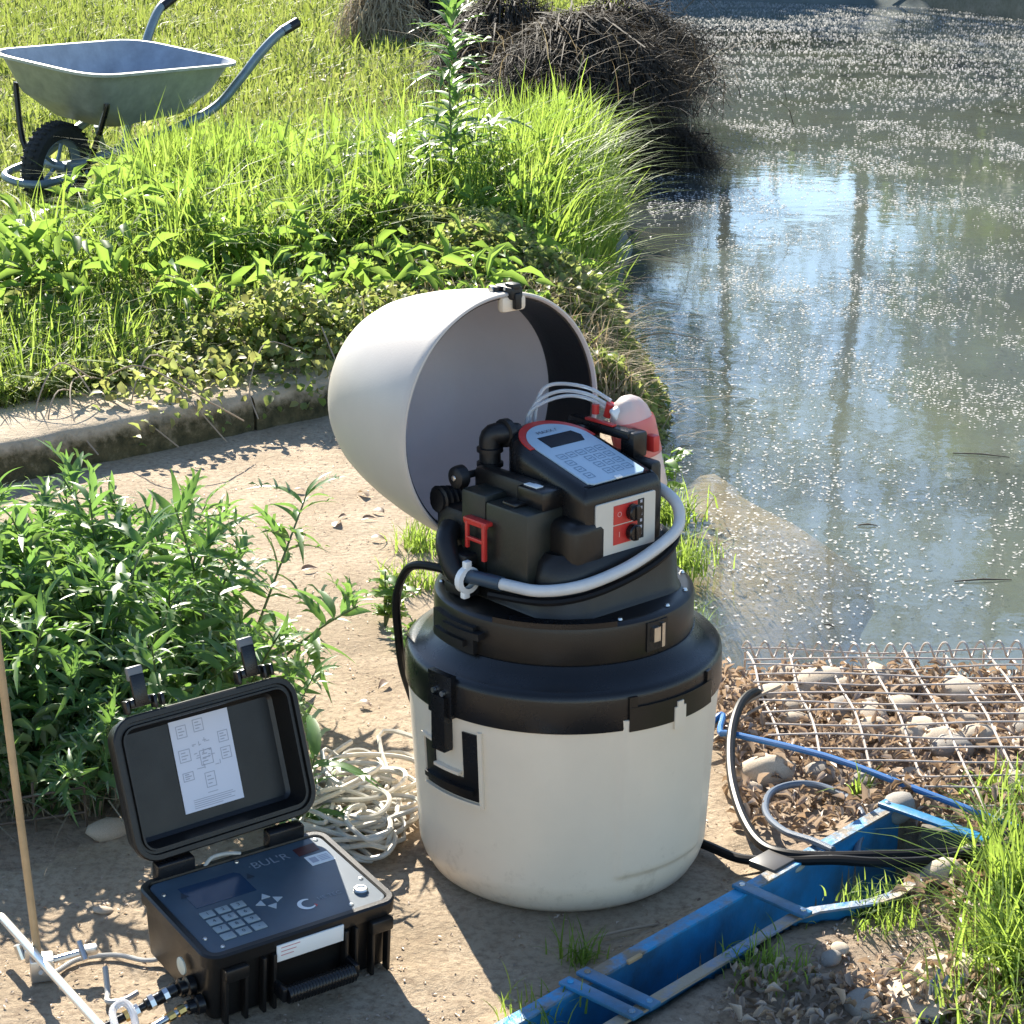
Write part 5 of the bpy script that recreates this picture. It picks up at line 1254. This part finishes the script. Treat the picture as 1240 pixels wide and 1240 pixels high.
up_ = np.array([0, 0, 1.]) * (s * .35)[:, None]
Vs = np.stack([P - dx + up_, P - dy * .8 - dx * .2, P + dx + up_, P + dy * .8 + dx * .1], 1).reshape(-1, 3)
tag(mesh_np('floating_petals', Vs, np.arange(n * 4).reshape(-1, 4), petal_m), 'white fallen petals drifting on the pond', None, None, 'stuff')

# ------------------------------------------------------------------ trees on the far side: they stand above the frame and are seen mirrored in the pond
def make_tree(h, cr, nleaf, sparse):
    root = empty('tree'); mb = MB()
    mb.tube(smoothpath([(0, 0, -.3), (.1, 0, h * .3), (-.1, .1, h * .6), (.05, 0, h * .95)], 5), [.15 * (1 - .85 * i / 15) for i in range(16)], 8)
    tips = []
    for k in range(26):
        z = h * (.22 + .7 * k / 26); a = k * 2.4; L = cr * (1.1 - .6 * k / 26) * rnd.uniform(.7, 1.1)
        p = [(0, 0, z), (L * .5 * math.cos(a), L * .5 * math.sin(a), z + L * .25), (L * math.cos(a + .2), L * math.sin(a + .2), z + L * .55)]
        sp = smoothpath(p, 4); mb.tube(sp, [.07 * (1 - .1 * i) for i in range(len(sp))], 5); tips += sp[2:]
        for q in range(3):
            b0 = sp[3 + q]; aa = a + rnd.uniform(-1.2, 1.2); l = L * .4
            e1 = b0 + Vector((l * math.cos(aa), l * math.sin(aa), l * rnd.uniform(.2, .9))); mb.tube([b0, (b0 + e1) / 2 + Vector((0, 0, .1)), e1], [.03, .02, .008], 4); tips += [e1, (b0 + e1) / 2]
    mb.build('trunk', bark_m, root)
    c = np.array([tuple(tips[rnd.randrange(len(tips))]) for _ in range(nleaf)]) + rng.normal(0, .38, (nleaf, 3))
    leaves_np('crown', c, .26 if not sparse else .16, treel_m, up=.8, aspect=.7, parent=root)['kind'] = 'stuff'
    return root
def make_bush(h, r_, nleaf):
    root = empty('bush'); mb = MB()
    for k in range(7):
        a = k * .9; mb.tube(smoothpath([(0, 0, -.1), (.3 * r_ * math.cos(a), .3 * r_ * math.sin(a), h * .4), (.7 * r_ * math.cos(a), .7 * r_ * math.sin(a), h * .85)], 4), [.05 * (1 - .09 * i) for i in range(9)], 5)
    mb.build('stems', bark_m, root)
    d = rng.normal(0, 1, (nleaf, 3)); d /= np.linalg.norm(d, axis=1)[:, None]; q = rng.random(nleaf) ** .5
    k = 1 + .25 * np.array([noise.noise(Vector(v * 1.7)) for v in d])
    c = d * (q * k)[:, None] * np.array([r_, r_, h * .55]); c[:, 2] = np.abs(c[:, 2] + h * .42)
    leaves_np('crown', c, .17, treel_m, up=.8, aspect=.7, parent=root)['kind'] = 'stuff'
    return root
t4 = make_bush(2.3, 1.25, 4200)
t1 = make_tree(13, 4.2, 7000, False); t2 = make_tree(14, 2.6, 1500, True); t3 = make_tree(9, 4.4, 6500, False)
tl = [(t3, 10.2, 30, 'full'), (t1, 12.5, 34, 'full'), (t3, 15.0, 30, 'full'), (t1, 19, 33, 'full'), (t3, 23, 31, 'full'), (t1, 27, 38, 'full'), (t1, 12.6, 42, 'full'), (t1, 17, 44, 'full'),
      (t2, 6.0, 36, 'sparse'), (t2, 2.0, 37, 'sparse'), (t2, 7.6, 31, 'sparse'), (t2, 4.3, 41, 'sparse'), (t3, -2.5, 46, 'full'), (t1, -9, 44, 'full'), (t1, -15, 38, 'full'), (t2, 1.2, 32, 'sparse'), (t3, 14, 52, 'full')]
tl += [(t4, .4 + 1.15 * k, 28.2 + .8 * (k % 3), 'bush') for k in range(11)]
seen = set()
for (p, x, y, kind) in tl:
    o = p if p not in seen else copy_tree(p); seen.add(p)
    o.location = (x, y, height(x, y)); o.rotation_euler = (0, 0, rnd.uniform(0, 6.28)); s = rnd.uniform(.9, 1.15) * ((.85 if 2.8 < x < 5.2 else 1.35) if kind == 'bush' else 1); o.scale = (s, s, s)
    tag(o, 'sparse spring tree mirrored in the pond' if kind == 'sparse' else 'low green bush on the far shore of the pond' if kind == 'bush' else 'full green tree on the far bank beyond the pond', 'tree', 'trees on the far bank')
